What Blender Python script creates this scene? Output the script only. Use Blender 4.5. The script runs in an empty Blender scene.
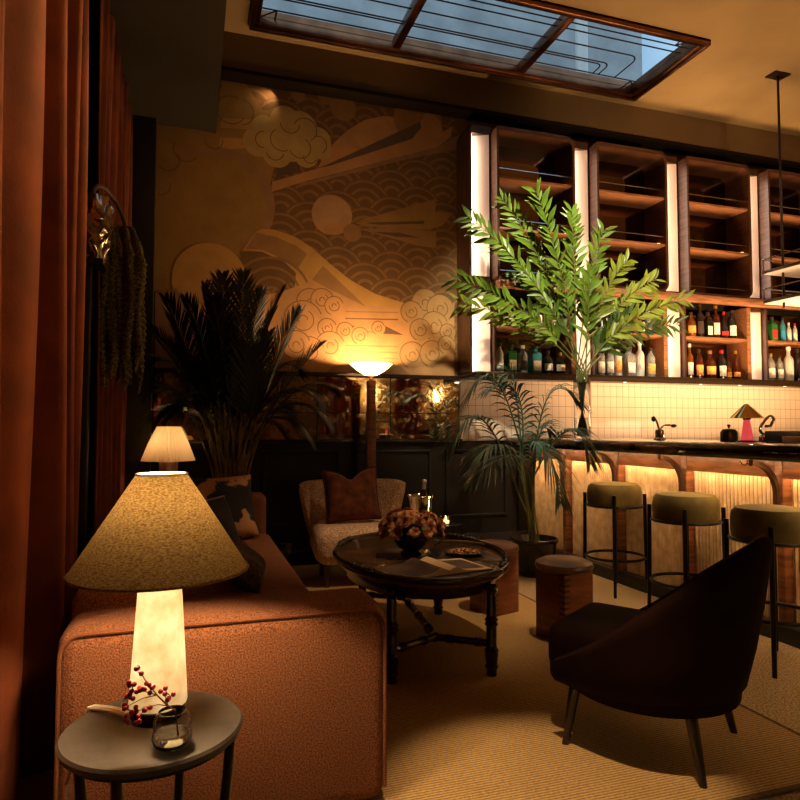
import bpy, bmesh, math, random
from mathutils import Vector, Matrix
PI = math.pi
rnd = random.Random(7)
S = bpy.context.scene
COL = S.collection
sin, cos = math.sin, math.cos

# ------------------------------------------------------------------ camera
FPX, PITCH, YAW, EYE = 642.0, math.radians(2.55), math.radians(17.9), 1.15
cd = bpy.data.cameras.new('camera')
cam = bpy.data.objects.new('camera', cd)
COL.objects.link(cam)
cam.location = (0, 0, EYE)
cam.rotation_euler = (PI / 2 + PITCH, 0, -YAW)
cd.sensor_width = 36.0
cd.lens = FPX / 800 * 36.0
cd.clip_start = 0.05
S.camera = cam
_F = Vector((sin(YAW) * cos(PITCH), cos(YAW) * cos(PITCH), sin(PITCH)))
_R = Vector((cos(YAW), -sin(YAW), 0))
_U = _R.cross(_F)


def ray(x, y):
    return _F + _R * ((x - 400) / FPX) - _U * ((y - 400) / FPX)


def on(x, y, axis, v):
    """the point of the photo's pixel on a plane of the room"""
    d = ray(x, y)
    c = Vector((0, 0, EYE))
    return c + d * ((v - c[axis]) / d[axis])


# ------------------------------------------------------------------ materials
def mat(name, color=(.5, .5, .5), rough=.5, metal=0, noise=0, scale=20, bump=0, bscale=None, sheen=0, trans=0, alpha=1,
        emit=None, estr=0, coat=0, spec=.5, ior=1.45, color2=None, stretch=None, detail=4, contrast=(.35, .65), sss=0):
    m = bpy.data.materials.new(name)
    m.use_nodes = True
    nt = m.node_tree
    b = nt.nodes['Principled BSDF']
    I = b.inputs
    I['Base Color'].default_value = (*color, 1)
    I['Roughness'].default_value = rough
    I['Metallic'].default_value = metal
    I['IOR'].default_value = ior
    I['Specular IOR Level'].default_value = spec
    I['Transmission Weight'].default_value = trans
    I['Alpha'].default_value = alpha
    I['Coat Weight'].default_value = coat
    I['Sheen Weight'].default_value = sheen
    if sheen:
        I['Sheen Tint'].default_value = (*[min(1, c * 2.2 + .05) for c in color], 1)
        I['Sheen Roughness'].default_value = .4
    if sss:
        I['Subsurface Weight'].default_value = sss
        I['Subsurface Radius'].default_value = (.05, .03, .015)
    if emit:
        I['Emission Color'].default_value = (*emit, 1)
        I['Emission Strength'].default_value = estr
    if noise or color2 or bump:
        tc = nt.nodes.new('ShaderNodeTexCoord')
        mp = nt.nodes.new('ShaderNodeMapping')
        if stretch:
            mp.inputs['Scale'].default_value = stretch
        nt.links.new(tc.outputs['Object'], mp.inputs['Vector'])
        n = nt.nodes.new('ShaderNodeTexNoise')
        n.inputs['Scale'].default_value = scale
        n.inputs['Detail'].default_value = detail
        nt.links.new(mp.outputs['Vector'], n.inputs['Vector'])
        if noise or color2:
            cr = nt.nodes.new('ShaderNodeValToRGB')
            c2 = color2 or tuple(max(0, c * (1 + noise)) for c in color)
            c1 = color if color2 else tuple(max(0, c * (1 - noise)) for c in color)
            cr.color_ramp.elements[0].color = (*c1, 1)
            cr.color_ramp.elements[1].color = (*c2, 1)
            cr.color_ramp.elements[0].position, cr.color_ramp.elements[1].position = contrast
            nt.links.new(n.outputs['Fac'], cr.inputs['Fac'])
            nt.links.new(cr.outputs['Color'], I['Base Color'])
        if bump:
            src = n
            if bscale:
                src = nt.nodes.new('ShaderNodeTexNoise')
                src.inputs['Scale'].default_value = bscale
                src.inputs['Detail'].default_value = 3
                nt.links.new(mp.outputs['Vector'], src.inputs['Vector'])
            bp = nt.nodes.new('ShaderNodeBump')
            bp.inputs['Strength'].default_value = bump
            bp.inputs['Distance'].default_value = .01
            nt.links.new(src.outputs['Fac'], bp.inputs['Height'])
            nt.links.new(bp.outputs['Normal'], I['Normal'])
    return m


def translucent(name, color, fac=.5, rough=.8, color2=None, scale=60, stretch=None):
    """woven lamp shade: part diffuse, part letting the bulb's light through"""
    m = bpy.data.materials.new(name)
    m.use_nodes = True
    nt = m.node_tree
    nt.nodes.clear()
    o = nt.nodes.new('ShaderNodeOutputMaterial')
    mx = nt.nodes.new('ShaderNodeMixShader')
    mx.inputs[0].default_value = fac
    d = nt.nodes.new('ShaderNodeBsdfDiffuse')
    t = nt.nodes.new('ShaderNodeBsdfTranslucent')
    for s in (d, t):
        s.inputs['Color'].default_value = (*color, 1)
    if color2:
        tc = nt.nodes.new('ShaderNodeTexCoord')
        mp = nt.nodes.new('ShaderNodeMapping')
        if stretch:
            mp.inputs['Scale'].default_value = stretch
        n = nt.nodes.new('ShaderNodeTexNoise')
        n.inputs['Scale'].default_value = scale
        n.inputs['Detail'].default_value = 6
        cr = nt.nodes.new('ShaderNodeValToRGB')
        cr.color_ramp.elements[0].color = (*color, 1)
        cr.color_ramp.elements[1].color = (*color2, 1)
        cr.color_ramp.elements[0].position, cr.color_ramp.elements[1].position = .35, .65
        nt.links.new(tc.outputs['Object'], mp.inputs['Vector'])
        nt.links.new(mp.outputs['Vector'], n.inputs['Vector'])
        nt.links.new(n.outputs['Fac'], cr.inputs['Fac'])
        for s in (d, t):
            nt.links.new(cr.outputs['Color'], s.inputs['Color'])
    nt.links.new(d.outputs[0], mx.inputs[1])
    nt.links.new(t.outputs[0], mx.inputs[2])
    nt.links.new(mx.outputs[0], o.inputs[0])
    return m


def emitter(name, color, strength):
    m = bpy.data.materials.new(name)
    m.use_nodes = True
    nt = m.node_tree
    nt.nodes.clear()
    o = nt.nodes.new('ShaderNodeOutputMaterial')
    e = nt.nodes.new('ShaderNodeEmission')
    e.inputs[0].default_value = (*color, 1)
    e.inputs[1].default_value = strength
    nt.links.new(e.outputs[0], o.inputs[0])
    return m


def wave_mat(name, c1, c2, scale, axis='Y', rough=.9, bump=.4, noise_c=None):
    """woven rug: fine rows"""
    m = bpy.data.materials.new(name)
    m.use_nodes = True
    nt = m.node_tree
    b = nt.nodes['Principled BSDF']
    b.inputs['Roughness'].default_value = rough
    b.inputs['Specular IOR Level'].default_value = .15
    tc = nt.nodes.new('ShaderNodeTexCoord')
    w = nt.nodes.new('ShaderNodeTexWave')
    w.bands_direction = axis
    w.inputs['Scale'].default_value = scale
    w.inputs['Distortion'].default_value = 1.6
    w.inputs['Detail'].default_value = 2
    w.inputs['Detail Scale'].default_value = 6
    n = nt.nodes.new('ShaderNodeTexNoise')
    n.inputs['Scale'].default_value = 90
    n.inputs['Detail'].default_value = 4
    n2 = nt.nodes.new('ShaderNodeTexNoise')
    n2.inputs['Scale'].default_value = 2.2
    n2.inputs['Detail'].default_value = 6
    for q in (w, n, n2):
        nt.links.new(tc.outputs['Object'], q.inputs['Vector'])
    mx = nt.nodes.new('ShaderNodeMath')
    mx.operation = 'MULTIPLY_ADD'
    nt.links.new(w.outputs['Fac'], mx.inputs[0])
    mx.inputs[1].default_value = .45
    m2 = nt.nodes.new('ShaderNodeMath')
    m2.operation = 'MULTIPLY_ADD'
    nt.links.new(n.outputs['Fac'], m2.inputs[0])
    m2.inputs[1].default_value = .6
    m3 = nt.nodes.new('ShaderNodeMath')
    m3.operation = 'MULTIPLY'
    nt.links.new(n2.outputs['Fac'], m3.inputs[0])
    m3.inputs[1].default_value = .35
    nt.links.new(m3.outputs[0], m2.inputs[2])
    nt.links.new(m2.outputs[0], mx.inputs[2])
    cr = nt.nodes.new('ShaderNodeValToRGB')
    cr.color_ramp.elements[0].color = (*c1, 1)
    cr.color_ramp.elements[1].color = (*c2, 1)
    cr.color_ramp.elements[0].position, cr.color_ramp.elements[1].position = .4, .95
    nt.links.new(mx.outputs[0], cr.inputs[0])
    nt.links.new(cr.outputs[0], b.inputs['Base Color'])
    bp = nt.nodes.new('ShaderNodeBump')
    bp.inputs['Strength'].default_value = bump
    bp.inputs['Distance'].default_value = .006
    nt.links.new(mx.outputs[0], bp.inputs['Height'])
    nt.links.new(bp.outputs['Normal'], b.inputs['Normal'])
    return m


def tile_mat():
    m = bpy.data.materials.new('glazed_square_tiles')
    m.use_nodes = True
    nt = m.node_tree
    b = nt.nodes['Principled BSDF']
    b.inputs['Roughness'].default_value = .28
    tc = nt.nodes.new('ShaderNodeTexCoord')
    mp = nt.nodes.new('ShaderNodeMapping')
    mp.inputs['Rotation'].default_value = (PI / 2, 0, 0)
    br = nt.nodes.new('ShaderNodeTexBrick')
    br.offset = 0
    br.inputs['Scale'].default_value = 1
    br.inputs['Brick Width'].default_value = .074
    br.inputs['Row Height'].default_value = .105
    br.inputs['Mortar Size'].default_value = .0022
    br.inputs['Color1'].default_value = (.74, .59, .46, 1)
    br.inputs['Color2'].default_value = (.70, .55, .42, 1)
    br.inputs['Mortar'].default_value = (.30, .18, .09, 1)
    nt.links.new(tc.outputs['Object'], mp.inputs['Vector'])
    nt.links.new(mp.outputs['Vector'], br.inputs['Vector'])
    nt.links.new(br.outputs['Color'], b.inputs['Base Color'])
    return m


def antique_mirror():
    m = bpy.data.materials.new('antique_mirror_glass')
    m.use_nodes = True
    nt = m.node_tree
    b = nt.nodes['Principled BSDF']
    b.inputs['Metallic'].default_value = 1
    tc = nt.nodes.new('ShaderNodeTexCoord')
    n = nt.nodes.new('ShaderNodeTexNoise')
    n.inputs['Scale'].default_value = 16
    n.inputs['Detail'].default_value = 8
    n.inputs['Roughness'].default_value = .65
    cr = nt.nodes.new('ShaderNodeValToRGB')
    cr.color_ramp.elements[0].color = (.62, .50, .34, 1)
    cr.color_ramp.elements[1].color = (.30, .19, .09, 1)
    cr.color_ramp.elements[0].position, cr.color_ramp.elements[1].position = .48, .66
    r2 = nt.nodes.new('ShaderNodeValToRGB')
    r2.color_ramp.elements[0].color = (.02, .02, .02, 1)
    r2.color_ramp.elements[1].color = (.30, .30, .30, 1)
    r2.color_ramp.elements[0].position, r2.color_ramp.elements[1].position = .5, .7
    nt.links.new(tc.outputs['Object'], n.inputs['Vector'])
    nt.links.new(n.outputs['Fac'], cr.inputs[0])
    nt.links.new(n.outputs['Fac'], r2.inputs[0])
    nt.links.new(cr.outputs[0], b.inputs['Base Color'])
    nt.links.new(r2.outputs[0], b.inputs['Roughness'])
    return m


M = dict(
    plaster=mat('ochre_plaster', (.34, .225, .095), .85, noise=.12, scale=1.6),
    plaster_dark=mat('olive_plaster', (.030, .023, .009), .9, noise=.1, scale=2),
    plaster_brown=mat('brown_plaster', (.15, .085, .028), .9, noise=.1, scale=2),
    trim_brown=mat('dark_brown_trim', (.014, .008, .003), .9, spec=.1),
    black=mat('black_paint', (.012, .010, .009), .45),
    panel=mat('dark_lacquered_panel', (.008, .0055, .004), .42, noise=.3, scale=3, spec=.25),
    marble=mat('black_marble', (.012, .010, .010), .2, color2=(.30, .22, .16), scale=6, detail=9, contrast=(.60, .72)),
    wall_gold=mat('gold_wallpaper', (.30, .19, .06), .7, noise=.5, scale=9, detail=8),
    velvet=mat('rust_velvet', (.19, .041, .008), .85, noise=.25, scale=5, sheen=.25, bump=.12, bscale=120),
    velvet_red=mat('dark_red_velvet', (.22, .045, .018), .9, noise=.2, scale=5, sheen=.3),
    rug=wave_mat('woven_wool_rug', (.20, .125, .05), (.50, .34, .15), 24, 'Y', bump=.3),
    rug_edge=mat('rug_binding', (.10, .06, .025), .9, noise=.3, scale=60),
    carpet=mat('speckled_carpet', (.15, .105, .05), .95, color2=(.66, .50, .28), scale=120, detail=3, contrast=(.35, .7), bump=.5, bscale=150),
    wood_f=mat('fascia_walnut', (.24, .095, .04), .36, noise=.35, scale=5, stretch=(9, 1.2, 9), detail=6),
    copper=mat('brown_copper', (.22, .095, .05), .28, 1, noise=.25, scale=6),
    bronze=mat('dark_bronze', (.045, .028, .018), .35, .8),
    came=mat('black_lead', (.01, .01, .012), .5, .4),
    sky_glass=mat('skylight_glass', (.80, .9, .95), .02, trans=1, ior=1.01),
    wood=mat('red_brown_walnut', (.20, .075, .028), .38, noise=.45, scale=5, stretch=(1, 1, 9), detail=6),
    wood_case=mat('case_walnut', (.075, .030, .014), .34, noise=.4, scale=5, stretch=(1, 1, 9), detail=6),
    wood_h=mat('shelf_walnut', (.27, .115, .052), .36, noise=.4, scale=5, stretch=(1.2, 14, 14), detail=6),
    wood_dark=mat('dark_walnut', (.055, .023, .011), .32, noise=.4, scale=5, stretch=(3, 3, 1), detail=5),
    wood_ebony=mat('ebonised_wood', (.016, .009, .006), .22, noise=.4, scale=8, coat=.3),
    wood_tray=mat('polished_burl_tray', (.050, .027, .013), .16, color2=(.10, .055, .024), scale=5, detail=7, stretch=(1, 3, 1), coat=.5),
    smoke_mirror=mat('smoked_mirror', (.16, .10, .065), .04, 1),
    satin=mat('satin_light_panel', (.80, .62, .50), .5),
    counter=mat('dark_veined_marble', (.014, .009, .006), .14, color2=(.26, .15, .06), scale=4, detail=10, contrast=(.46, .68), coat=.4, stretch=(1.5, .7, 1.5)),
    flute=mat('cream_fluted_ceramic', (.60, .42, .23), .35, color2=(.80, .62, .40), scale=14, detail=6, bump=.15, bscale=40),
    tile=tile_mat(),
    wood_block=mat('walnut_block', (.24, .085, .036), .45, noise=.3, scale=5, stretch=(1, 1, 6), detail=6),
    groove_shade=mat('dark_groove_shade', (.11, .06, .03), .8),  # brown that paints shade into the grooves of the bar front
    mirror=antique_mirror(),
    brass=mat('aged_brass', (.45, .27, .10), .25, 1),
    gold=mat('polished_gold', (.62, .40, .14), .12, 1),
    foil=mat('silver_foil', (.80, .80, .82), .32, .6),
    chrome=mat('polished_steel', (.72, .70, .68), .1, 1),
    white_metal=mat('white_rack_metal', (.75, .68, .62), .4, .2),
    tweed=mat('rust_tweed', (.085, .025, .009), .95, color2=(.29, .11, .042), scale=230, detail=3, bump=.5, bscale=200, sheen=.2),
    tweed_dark=mat('rust_piping', (.16, .05, .018), .95, noise=.3, scale=200),
    olive_velvet=mat('olive_velvet', (.125, .100, .026), .8, noise=.3, scale=7, sheen=.6),
    brown_velvet=mat('dark_brown_velvet', (.013, .0042, .0022), .8, noise=.3, scale=6, sheen=.12, spec=.1),
    boucle=mat('beige_boucle', (.36, .22, .13), .95, color2=(.78, .58, .42), scale=70, detail=4, bump=.8, bscale=80),
    rust_cloth=mat('rust_satin_cloth', (.10, .025, .008), .9, noise=.5, scale=14, sheen=.5), rust_piping=mat('dark_rust_piping', (.05, .010, .005), .7),
    leather=mat('brown_leather', (.105, .048, .022), .28, noise=.25, scale=9, bump=.12, bscale=60),
    stone=mat('creamy_alabaster', (.62, .47, .24), .5, color2=(.90, .78, .52), scale=7, detail=8, contrast=(.3, .62), bump=.12, bscale=30, sss=.35),
    alabaster=translucent('glowing_alabaster', (.66, .52, .32), .7, color2=(.96, .90, .76), scale=16), inner_bulb=emitter('inner_lamp', (1, .70, .38), 6),
    slate=mat('grey_slate', (.028, .025, .022), .5, color2=(.062, .055, .048), scale=8, detail=9, bump=.1, bscale=30),
    black_metal=mat('black_steel', (.012, .011, .010), .35, .6),
    shade=translucent('olive_linen_shade', (.16, .090, .028), .020, color2=(.42, .27, .095), scale=170, stretch=(1, 1, 2.2)),
    shade_pleat=translucent('pleated_silk_shade', (.95, .72, .48), .6),
    shade_glass=translucent('opal_glass', (1, .88, .68), .5),
    bulb=emitter('warm_bulb', (1, .66, .30), 70), bulb_big=emitter('hot_warm_bulb', (1, .68, .36), 900), bulb_torch=emitter('uplight_bulb', (1, .60, .28), 1250),
    led=emitter('warm_led', (1, .76, .60), 8),
    led_bar=emitter('amber_led', (1, .60, .27), 50),
    led_tile=emitter('warm_led_shelf', (1, .76, .57), 6),
    flame=emitter('candle_flame', (1, .55, .16), 60),
    cord=mat('cream_cord', (.88, .78, .62), .5),
    glass=mat('clear_glass', (1, 1, 1), .0, trans=1, ior=1.45),
    water=mat('water', (.95, 1, .9), 0, trans=1, ior=1.33),
    berry=mat('red_berries', (.36, .012, .022), .35),
    twig=mat('dark_red_twig', (.22, .05, .03), .6),
    leaf=mat('bright_green_leaf', (.115, .20, .020), .38, noise=.35, scale=8),
    leaf_yellow=mat('yellow_green_leaf', (.19, .235, .022), .38, noise=.3, scale=8),
    leaf_dark=mat('deep_green_leaf', (.06, .11, .022), .4, noise=.3, scale=8),
    stem=mat('green_stem', (.10, .12, .025), .6),
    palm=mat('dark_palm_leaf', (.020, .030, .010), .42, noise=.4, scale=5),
    palm_cane=mat('palm_cane', (.16, .12, .03), .55, noise=.4, scale=12),
    kentia=mat('kentia_leaf', (.055, .11, .075), .33, noise=.4, scale=6),
    kentia_stem=mat('kentia_stem', (.17, .19, .045), .5, noise=.3, scale=8),
    pot=mat('black_glazed_pot', (.012, .013, .015), .2),
    soil=mat('soil_moss', (.05, .045, .015), .95, noise=.6, scale=40, bump=.8),
    tassel=mat('amaranth_tassel', (.20, .18, .045), .95, noise=.6, scale=90, bump=.8, bscale=160),
    tassel_stem=mat('woody_stem', (.13, .07, .03), .7),
    petal=mat('dried_rose_petal', (.52, .26, .11), .8, noise=.5, scale=30),
    petal_dark=mat('dark_dried_petal', (.28, .11, .05), .8, noise=.5, scale=30),
    nuts=mat('mixed_nuts', (.42, .20, .06), .6, noise=.5, scale=40),
    paper=mat('cream_paper', (.72, .56, .34), .8, noise=.06, scale=30),
    photo_dark=mat('dark_printed_photo', (.022, .015, .011), .6, color2=(.13, .08, .045), scale=5, detail=6),
    book_cover=mat('black_book_cover', (.015, .012, .010), .4),
    floral=mat('floral_print', (.018, .016, .012), .85, color2=(.50, .28, .13), scale=6, detail=4, contrast=(.52, .56)),
    black_cloth=mat('charcoal_cloth', (.020, .016, .015), .9, noise=.4, scale=80),
    brown_cloth=mat('brown_fur_cloth', (.05, .026, .012), .9, noise=.6, scale=60, bump=.6),
    fringe=mat('mauve_fringe', (.34, .20, .18), .9),
    label=mat('paper_label', (.80, .74, .66), .7, noise=.15, scale=60),
    label_red=mat('red_label', (.50, .03, .03), .6), label_blue=mat('blue_label', (.02, .28, .55), .5),
    label_gold=mat('amber_label', (.75, .36, .09), .6, noise=.3, scale=60), label_dark=mat('dark_label', (.05, .03, .025), .6),
    cap=mat('dark_cap', (.03, .02, .018), .4), cap_white=mat('pale_cap', (.7, .66, .6), .4), cap_red=mat('red_cap', (.45, .02, .02), .35),
    cap_gold=mat('gold_cap', (.6, .38, .12), .3, .8),
    g_clear=mat('clear_bottle_glass', (.86, .88, .86), .06, trans=.75, ior=1.4),
    g_frost=mat('frosted_bottle_glass', (.86, .84, .80), .4, trans=.4),
    g_green=mat('green_bottle_glass', (.06, .30, .07), .08, trans=.5),
    g_teal=mat('teal_bottle_glass', (.10, .50, .62), .08, trans=.5),
    g_amber=mat('amber_spirit', (.30, .09, .012), .08, trans=.5),
    g_red=mat('red_brown_spirit', (.09, .018, .006), .08, trans=.4),
    g_dark=mat('dark_bottle_glass', (.018, .013, .010), .08, trans=.1),
    pink=mat('pink_glass', (.65, .04, .05), .2, emit=(1, .09, .09), estr=.42),
    sconce=emitter('lit_sconce_shade', (1, .70, .34), 26),
    render_wall=mat('grey_render', (.40, .38, .37), .8, noise=.2, scale=2),
)


# ------------------------------------------------------------------ mesh building
class MB:
    def __init__(s):
        s.bm = bmesh.new()

    def _add(s, b, mi=0):
        t = bpy.data.meshes.new('t')
        for f in b.faces:
            f.material_index = mi
        b.to_mesh(t)
        b.free()
        s.bm.from_mesh(t)
        bpy.data.meshes.remove(t)
        return s

    def box(s, x0, y0, z0, x1, y1, z1, bev=0, seg=2, mi=0, rot=None, piv=None):
        b = bmesh.new()
        bmesh.ops.create_cube(b, size=1)
        for v in b.verts:
            v.co = Vector(((x0 + x1) / 2 + v.co.x * (x1 - x0), (y0 + y1) / 2 + v.co.y * (y1 - y0), (z0 + z1) / 2 + v.co.z * (z1 - z0)))
        if bev:
            bev = min(bev, abs(x1 - x0) * .49, abs(y1 - y0) * .49, abs(z1 - z0) * .49)
            bmesh.ops.bevel(b, geom=b.edges[:], offset=bev, segments=seg, affect='EDGES', profile=.5)
        if rot:
            p = Vector(piv) if piv else Vector(((x0 + x1) / 2, (y0 + y1) / 2, (z0 + z1) / 2))
            R = Matrix.Translation(p) @ rot @ Matrix.Translation(-p)
            bmesh.ops.transform(b, matrix=R, verts=b.verts)
        return s._add(b, mi)

    def lathe(s, prof, n=24, c=(0, 0, 0), mi=0, sx=1, sy=1):
        b = bmesh.new()
        rings = []
        for r, z in prof:
            if r < 1e-5:
                rings.append([b.verts.new((c[0], c[1], c[2] + z))])
            else:
                rings.append([b.verts.new((c[0] + r * sx * cos(2 * PI * i / n), c[1] + r * sy * sin(2 * PI * i / n), c[2] + z)) for i in range(n)])
        for a, q in zip(rings, rings[1:]):
            for i in range(n):
                j = (i + 1) % n
                if len(a) == 1 and len(q) == 1:
                    continue
                if len(a) == 1:
                    b.faces.new((a[0], q[j], q[i]))
                elif len(q) == 1:
                    b.faces.new((a[i], a[j], q[0]))
                else:
                    b.faces.new((a[i], a[j], q[j], q[i]))
        bmesh.ops.recalc_face_normals(b, faces=b.faces)
        return s._add(b, mi)

    def tube(s, pts, r, n=8, mi=0, cap=True, closed=False):
        b = bmesh.new()
        pts = [Vector(p) for p in pts]
        m = len(pts)
        rr = r if isinstance(r, (list, tuple)) else [r] * m
        rings = []
        up = None
        for i, p in enumerate(pts):
            if closed:
                t = pts[(i + 1) % m] - pts[i - 1]
            else:
                t = pts[min(i + 1, m - 1)] - pts[max(i - 1, 0)]
            t = t.normalized() if t.length > 1e-9 else Vector((0, 0, 1))
            if up is None:
                up = Vector((0, 0, 1)) if abs(t.z) < .9 else Vector((1, 0, 0))
            a = t.cross(up)
            if a.length < 1e-6:
                a = t.orthogonal()
            a.normalize()
            c = a.cross(t).normalized()
            up = c
            rings.append([b.verts.new(p + (a * cos(2 * PI * k / n) + c * sin(2 * PI * k / n)) * rr[i]) for k in range(n)])
        for i in range(m if closed else m - 1):
            A, B = rings[i], rings[(i + 1) % m]
            for k in range(n):
                b.faces.new((A[k], A[(k + 1) % n], B[(k + 1) % n], B[k]))
        if cap and not closed:
            b.faces.new(rings[0][::-1])
            b.faces.new(rings[-1])
        bmesh.ops.recalc_face_normals(b, faces=b.faces)
        return s._add(b, mi)

    def prism(s, pts, d, mi=0, bev=0):
        """closed outline extruded by the vector d"""
        b = bmesh.new()
        d = Vector(d)
        A = [b.verts.new(p) for p in pts]
        B = [b.verts.new(Vector(p) + d) for p in pts]
        n = len(pts)
        b.faces.new(A)
        b.faces.new(B[::-1])
        for i in range(n):
            b.faces.new((A[i], B[i], B[(i + 1) % n], A[(i + 1) % n]))
        bmesh.ops.recalc_face_normals(b, faces=b.faces)
        if bev:
            bmesh.ops.bevel(b, geom=b.edges[:], offset=bev, segments=2, affect='EDGES')
        return s._add(b, mi)

    def poly(s, pts, mi=0):
        f = s.bm.faces.new([s.bm.verts.new(p) for p in pts])
        f.material_index = mi
        return s

    def grid(s, P, mi=0, closed_u=False, closed_v=False):
        V = [[s.bm.verts.new(p) for p in row] for row in P]
        nu, nv = len(V), len(V[0])
        for i in range(nu if closed_u else nu - 1):
            for j in range(nv if closed_v else nv - 1):
                a, b_, c, d = V[i][j], V[(i + 1) % nu][j], V[(i + 1) % nu][(j + 1) % nv], V[i][(j + 1) % nv]
                try:
                    f = s.bm.faces.new((a, b_, c, d))
                    f.material_index = mi
                except ValueError:
                    pass
        return s

    def ball(s, c, r, sub=2, mi=0, sc=(1, 1, 1)):
        b = bmesh.new()
        bmesh.ops.create_icosphere(b, subdivisions=sub, radius=r)
        for v in b.verts:
            v.co = Vector((v.co.x * sc[0] + c[0], v.co.y * sc[1] + c[1], v.co.z * sc[2] + c[2]))
        return s._add(b, mi)

    def build(s, name, m, parent=None, loc=(0, 0, 0), smooth=40, rz=0):
        me = bpy.data.meshes.new(name)
        s.bm.to_mesh(me)
        s.bm.free()
        for q in (m if isinstance(m, (list, tuple)) else [m]):
            me.materials.append(q)
        if smooth:
            me.shade_smooth()
            me.set_sharp_from_angle(angle=math.radians(smooth))
        o = bpy.data.objects.new(name, me)
        COL.objects.link(o)
        o.location = loc
        o.rotation_euler.z = rz
        if parent:
            o.parent = parent
        return o


def thing(name, label, cat, loc=(0, 0, 0), rz=0, group=None):
    o = bpy.data.objects.new(name, None)
    o.empty_display_size = .05
    COL.objects.link(o)
    o.location = loc
    o.rotation_euler = (0, 0, rz)
    return tag(o, label, cat, group)


def tag(o, label, cat, group=None):
    o['label'] = label
    o['category'] = cat
    if group:
        o['group'] = group
    return o


def struct(o):
    o['kind'] = 'structure'
    return o


def kids(o):
    return [c for c in bpy.data.objects if c.parent == o]


def dup(root, loc, rz=None, label=None):
    def cp(o, par):
        c = o.copy()
        COL.objects.link(c)
        if par:
            c.parent = par
        for k in kids(o):
            if k is not c:
                cp(k, c)
        return c
    src = list(kids(root))
    r = root.copy()
    COL.objects.link(r)
    r.location = loc
    if rz is not None:
        r.rotation_euler = (0, 0, rz)
    if label:
        r['label'] = label
    for k in src:
        cp(k, r)
    return r


def rotz(a):
    return Matrix.Rotation(a, 4, 'Z')


def arc(cx, cz, r, a0, a1, n):
    return [(cx + r * cos(a0 + (a1 - a0) * i / n), cz + r * sin(a0 + (a1 - a0) * i / n)) for i in range(n + 1)]


def bez(p0, p1, p2, n):
    p0, p1, p2 = Vector(p0), Vector(p1), Vector(p2)
    return [p0 * (1 - t) ** 2 + p1 * 2 * t * (1 - t) + p2 * t * t for t in [i / n for i in range(n + 1)]]


# ------------------------------------------------------------------ room
D = 5.52          # back wall
XL, XR, YF, ZC = -.66, 7.4, -2.6, 4.426
SKX0, SKX1, SKY0, SKY1 = .41, 4.10, 4.23, 5.18
b = MB(); b.box(XL - .1, YF - .1, -.1, XR + .1, D + .1, 0); struct(b.build('floor', M['carpet']))
b = MB()
b.box(XL - .1, YF - .1, ZC, XR + .1, SKY0, ZC + .12)
b.box(XL - .1, SKY1, ZC, XR + .1, D + .1, ZC + .12)
b.box(XL - .1, SKY0, ZC, SKX0, SKY1, ZC + .12)
b.box(SKX1, SKY0, ZC, XR + .1, SKY1, ZC + .12)
struct(b.build('ceiling', M['plaster'], smooth=0))
b = MB(); b.box(XL - .1, D, 0, XR + .1, D + .1, ZC); struct(b.build('wall_back', M['plaster_dark']))
b = MB(); b.box(XL - .1, YF, 0, XL, D, ZC); struct(b.build('wall_left', M['plaster_dark']))
b = MB(); b.box(XR, YF, 0, XR + .1, D, ZC); struct(b.build('wall_right', M['wall_gold']))
b = MB(); b.box(XL - .1, YF - .1, 0, XR + .1, YF, ZC); struct(b.build('wall_front', M['wall_gold']))
# soffit over the mural and the dropped ceiling strip along the curtains
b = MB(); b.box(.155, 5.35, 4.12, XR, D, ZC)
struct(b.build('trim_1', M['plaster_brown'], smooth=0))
b = MB(); b.box(.155, 5.33, 4.085, XR, D, 4.12, .004)
struct(b.build('trim_2', M['trim_brown']))
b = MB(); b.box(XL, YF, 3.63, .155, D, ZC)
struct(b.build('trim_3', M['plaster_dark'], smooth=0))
b = MB(); b.box(XL, 5.38, 0, -.31, D, 3.63)
struct(b.build('trim_4', M['black'], smooth=0))
# wainscot, marble baseboard, rails
b = MB()
b.box(-.31, 5.475, .19, 3.1, D, 1.04)
for x0, x1 in ((-.25, .42), (.56, 1.22), (1.36, 2.06), (2.2, 2.82)):
    for q in ((x0, .34, x1, .365), (x0, .935, x1, .96), (x0, .34, x0 + .025, .96), (x1 - .025, .34, x1, .96)):
        b.box(q[0], 5.455, q[1], q[2], 5.476, q[3], .006)
b.box(2.93, 5.44, .19, 3.1, 5.476, 1.04, .004)
struct(b.build('trim_5', M['panel'], smooth=0))
b = MB(); b.box(-.31, 5.44, 0, 3.1, D, .19, .006); struct(b.build('baseboard_back', M['marble']))
b = MB(); b.box(-.31, 5.43, 1.028, 2.36, D, 1.055, .006); struct(b.build('trim_6', M['wood_ebony']))
b = MB(); b.box(-.31, 5.45, 1.60, 2.36, D, 1.635, .006); struct(b.build('trim_7', M['wood_ebony']))
b = MB(); b.box(2.36, 5.49, .9, XR, D, 1.66); o = struct(b.build('trim_8', M['tile'], smooth=0))

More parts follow.
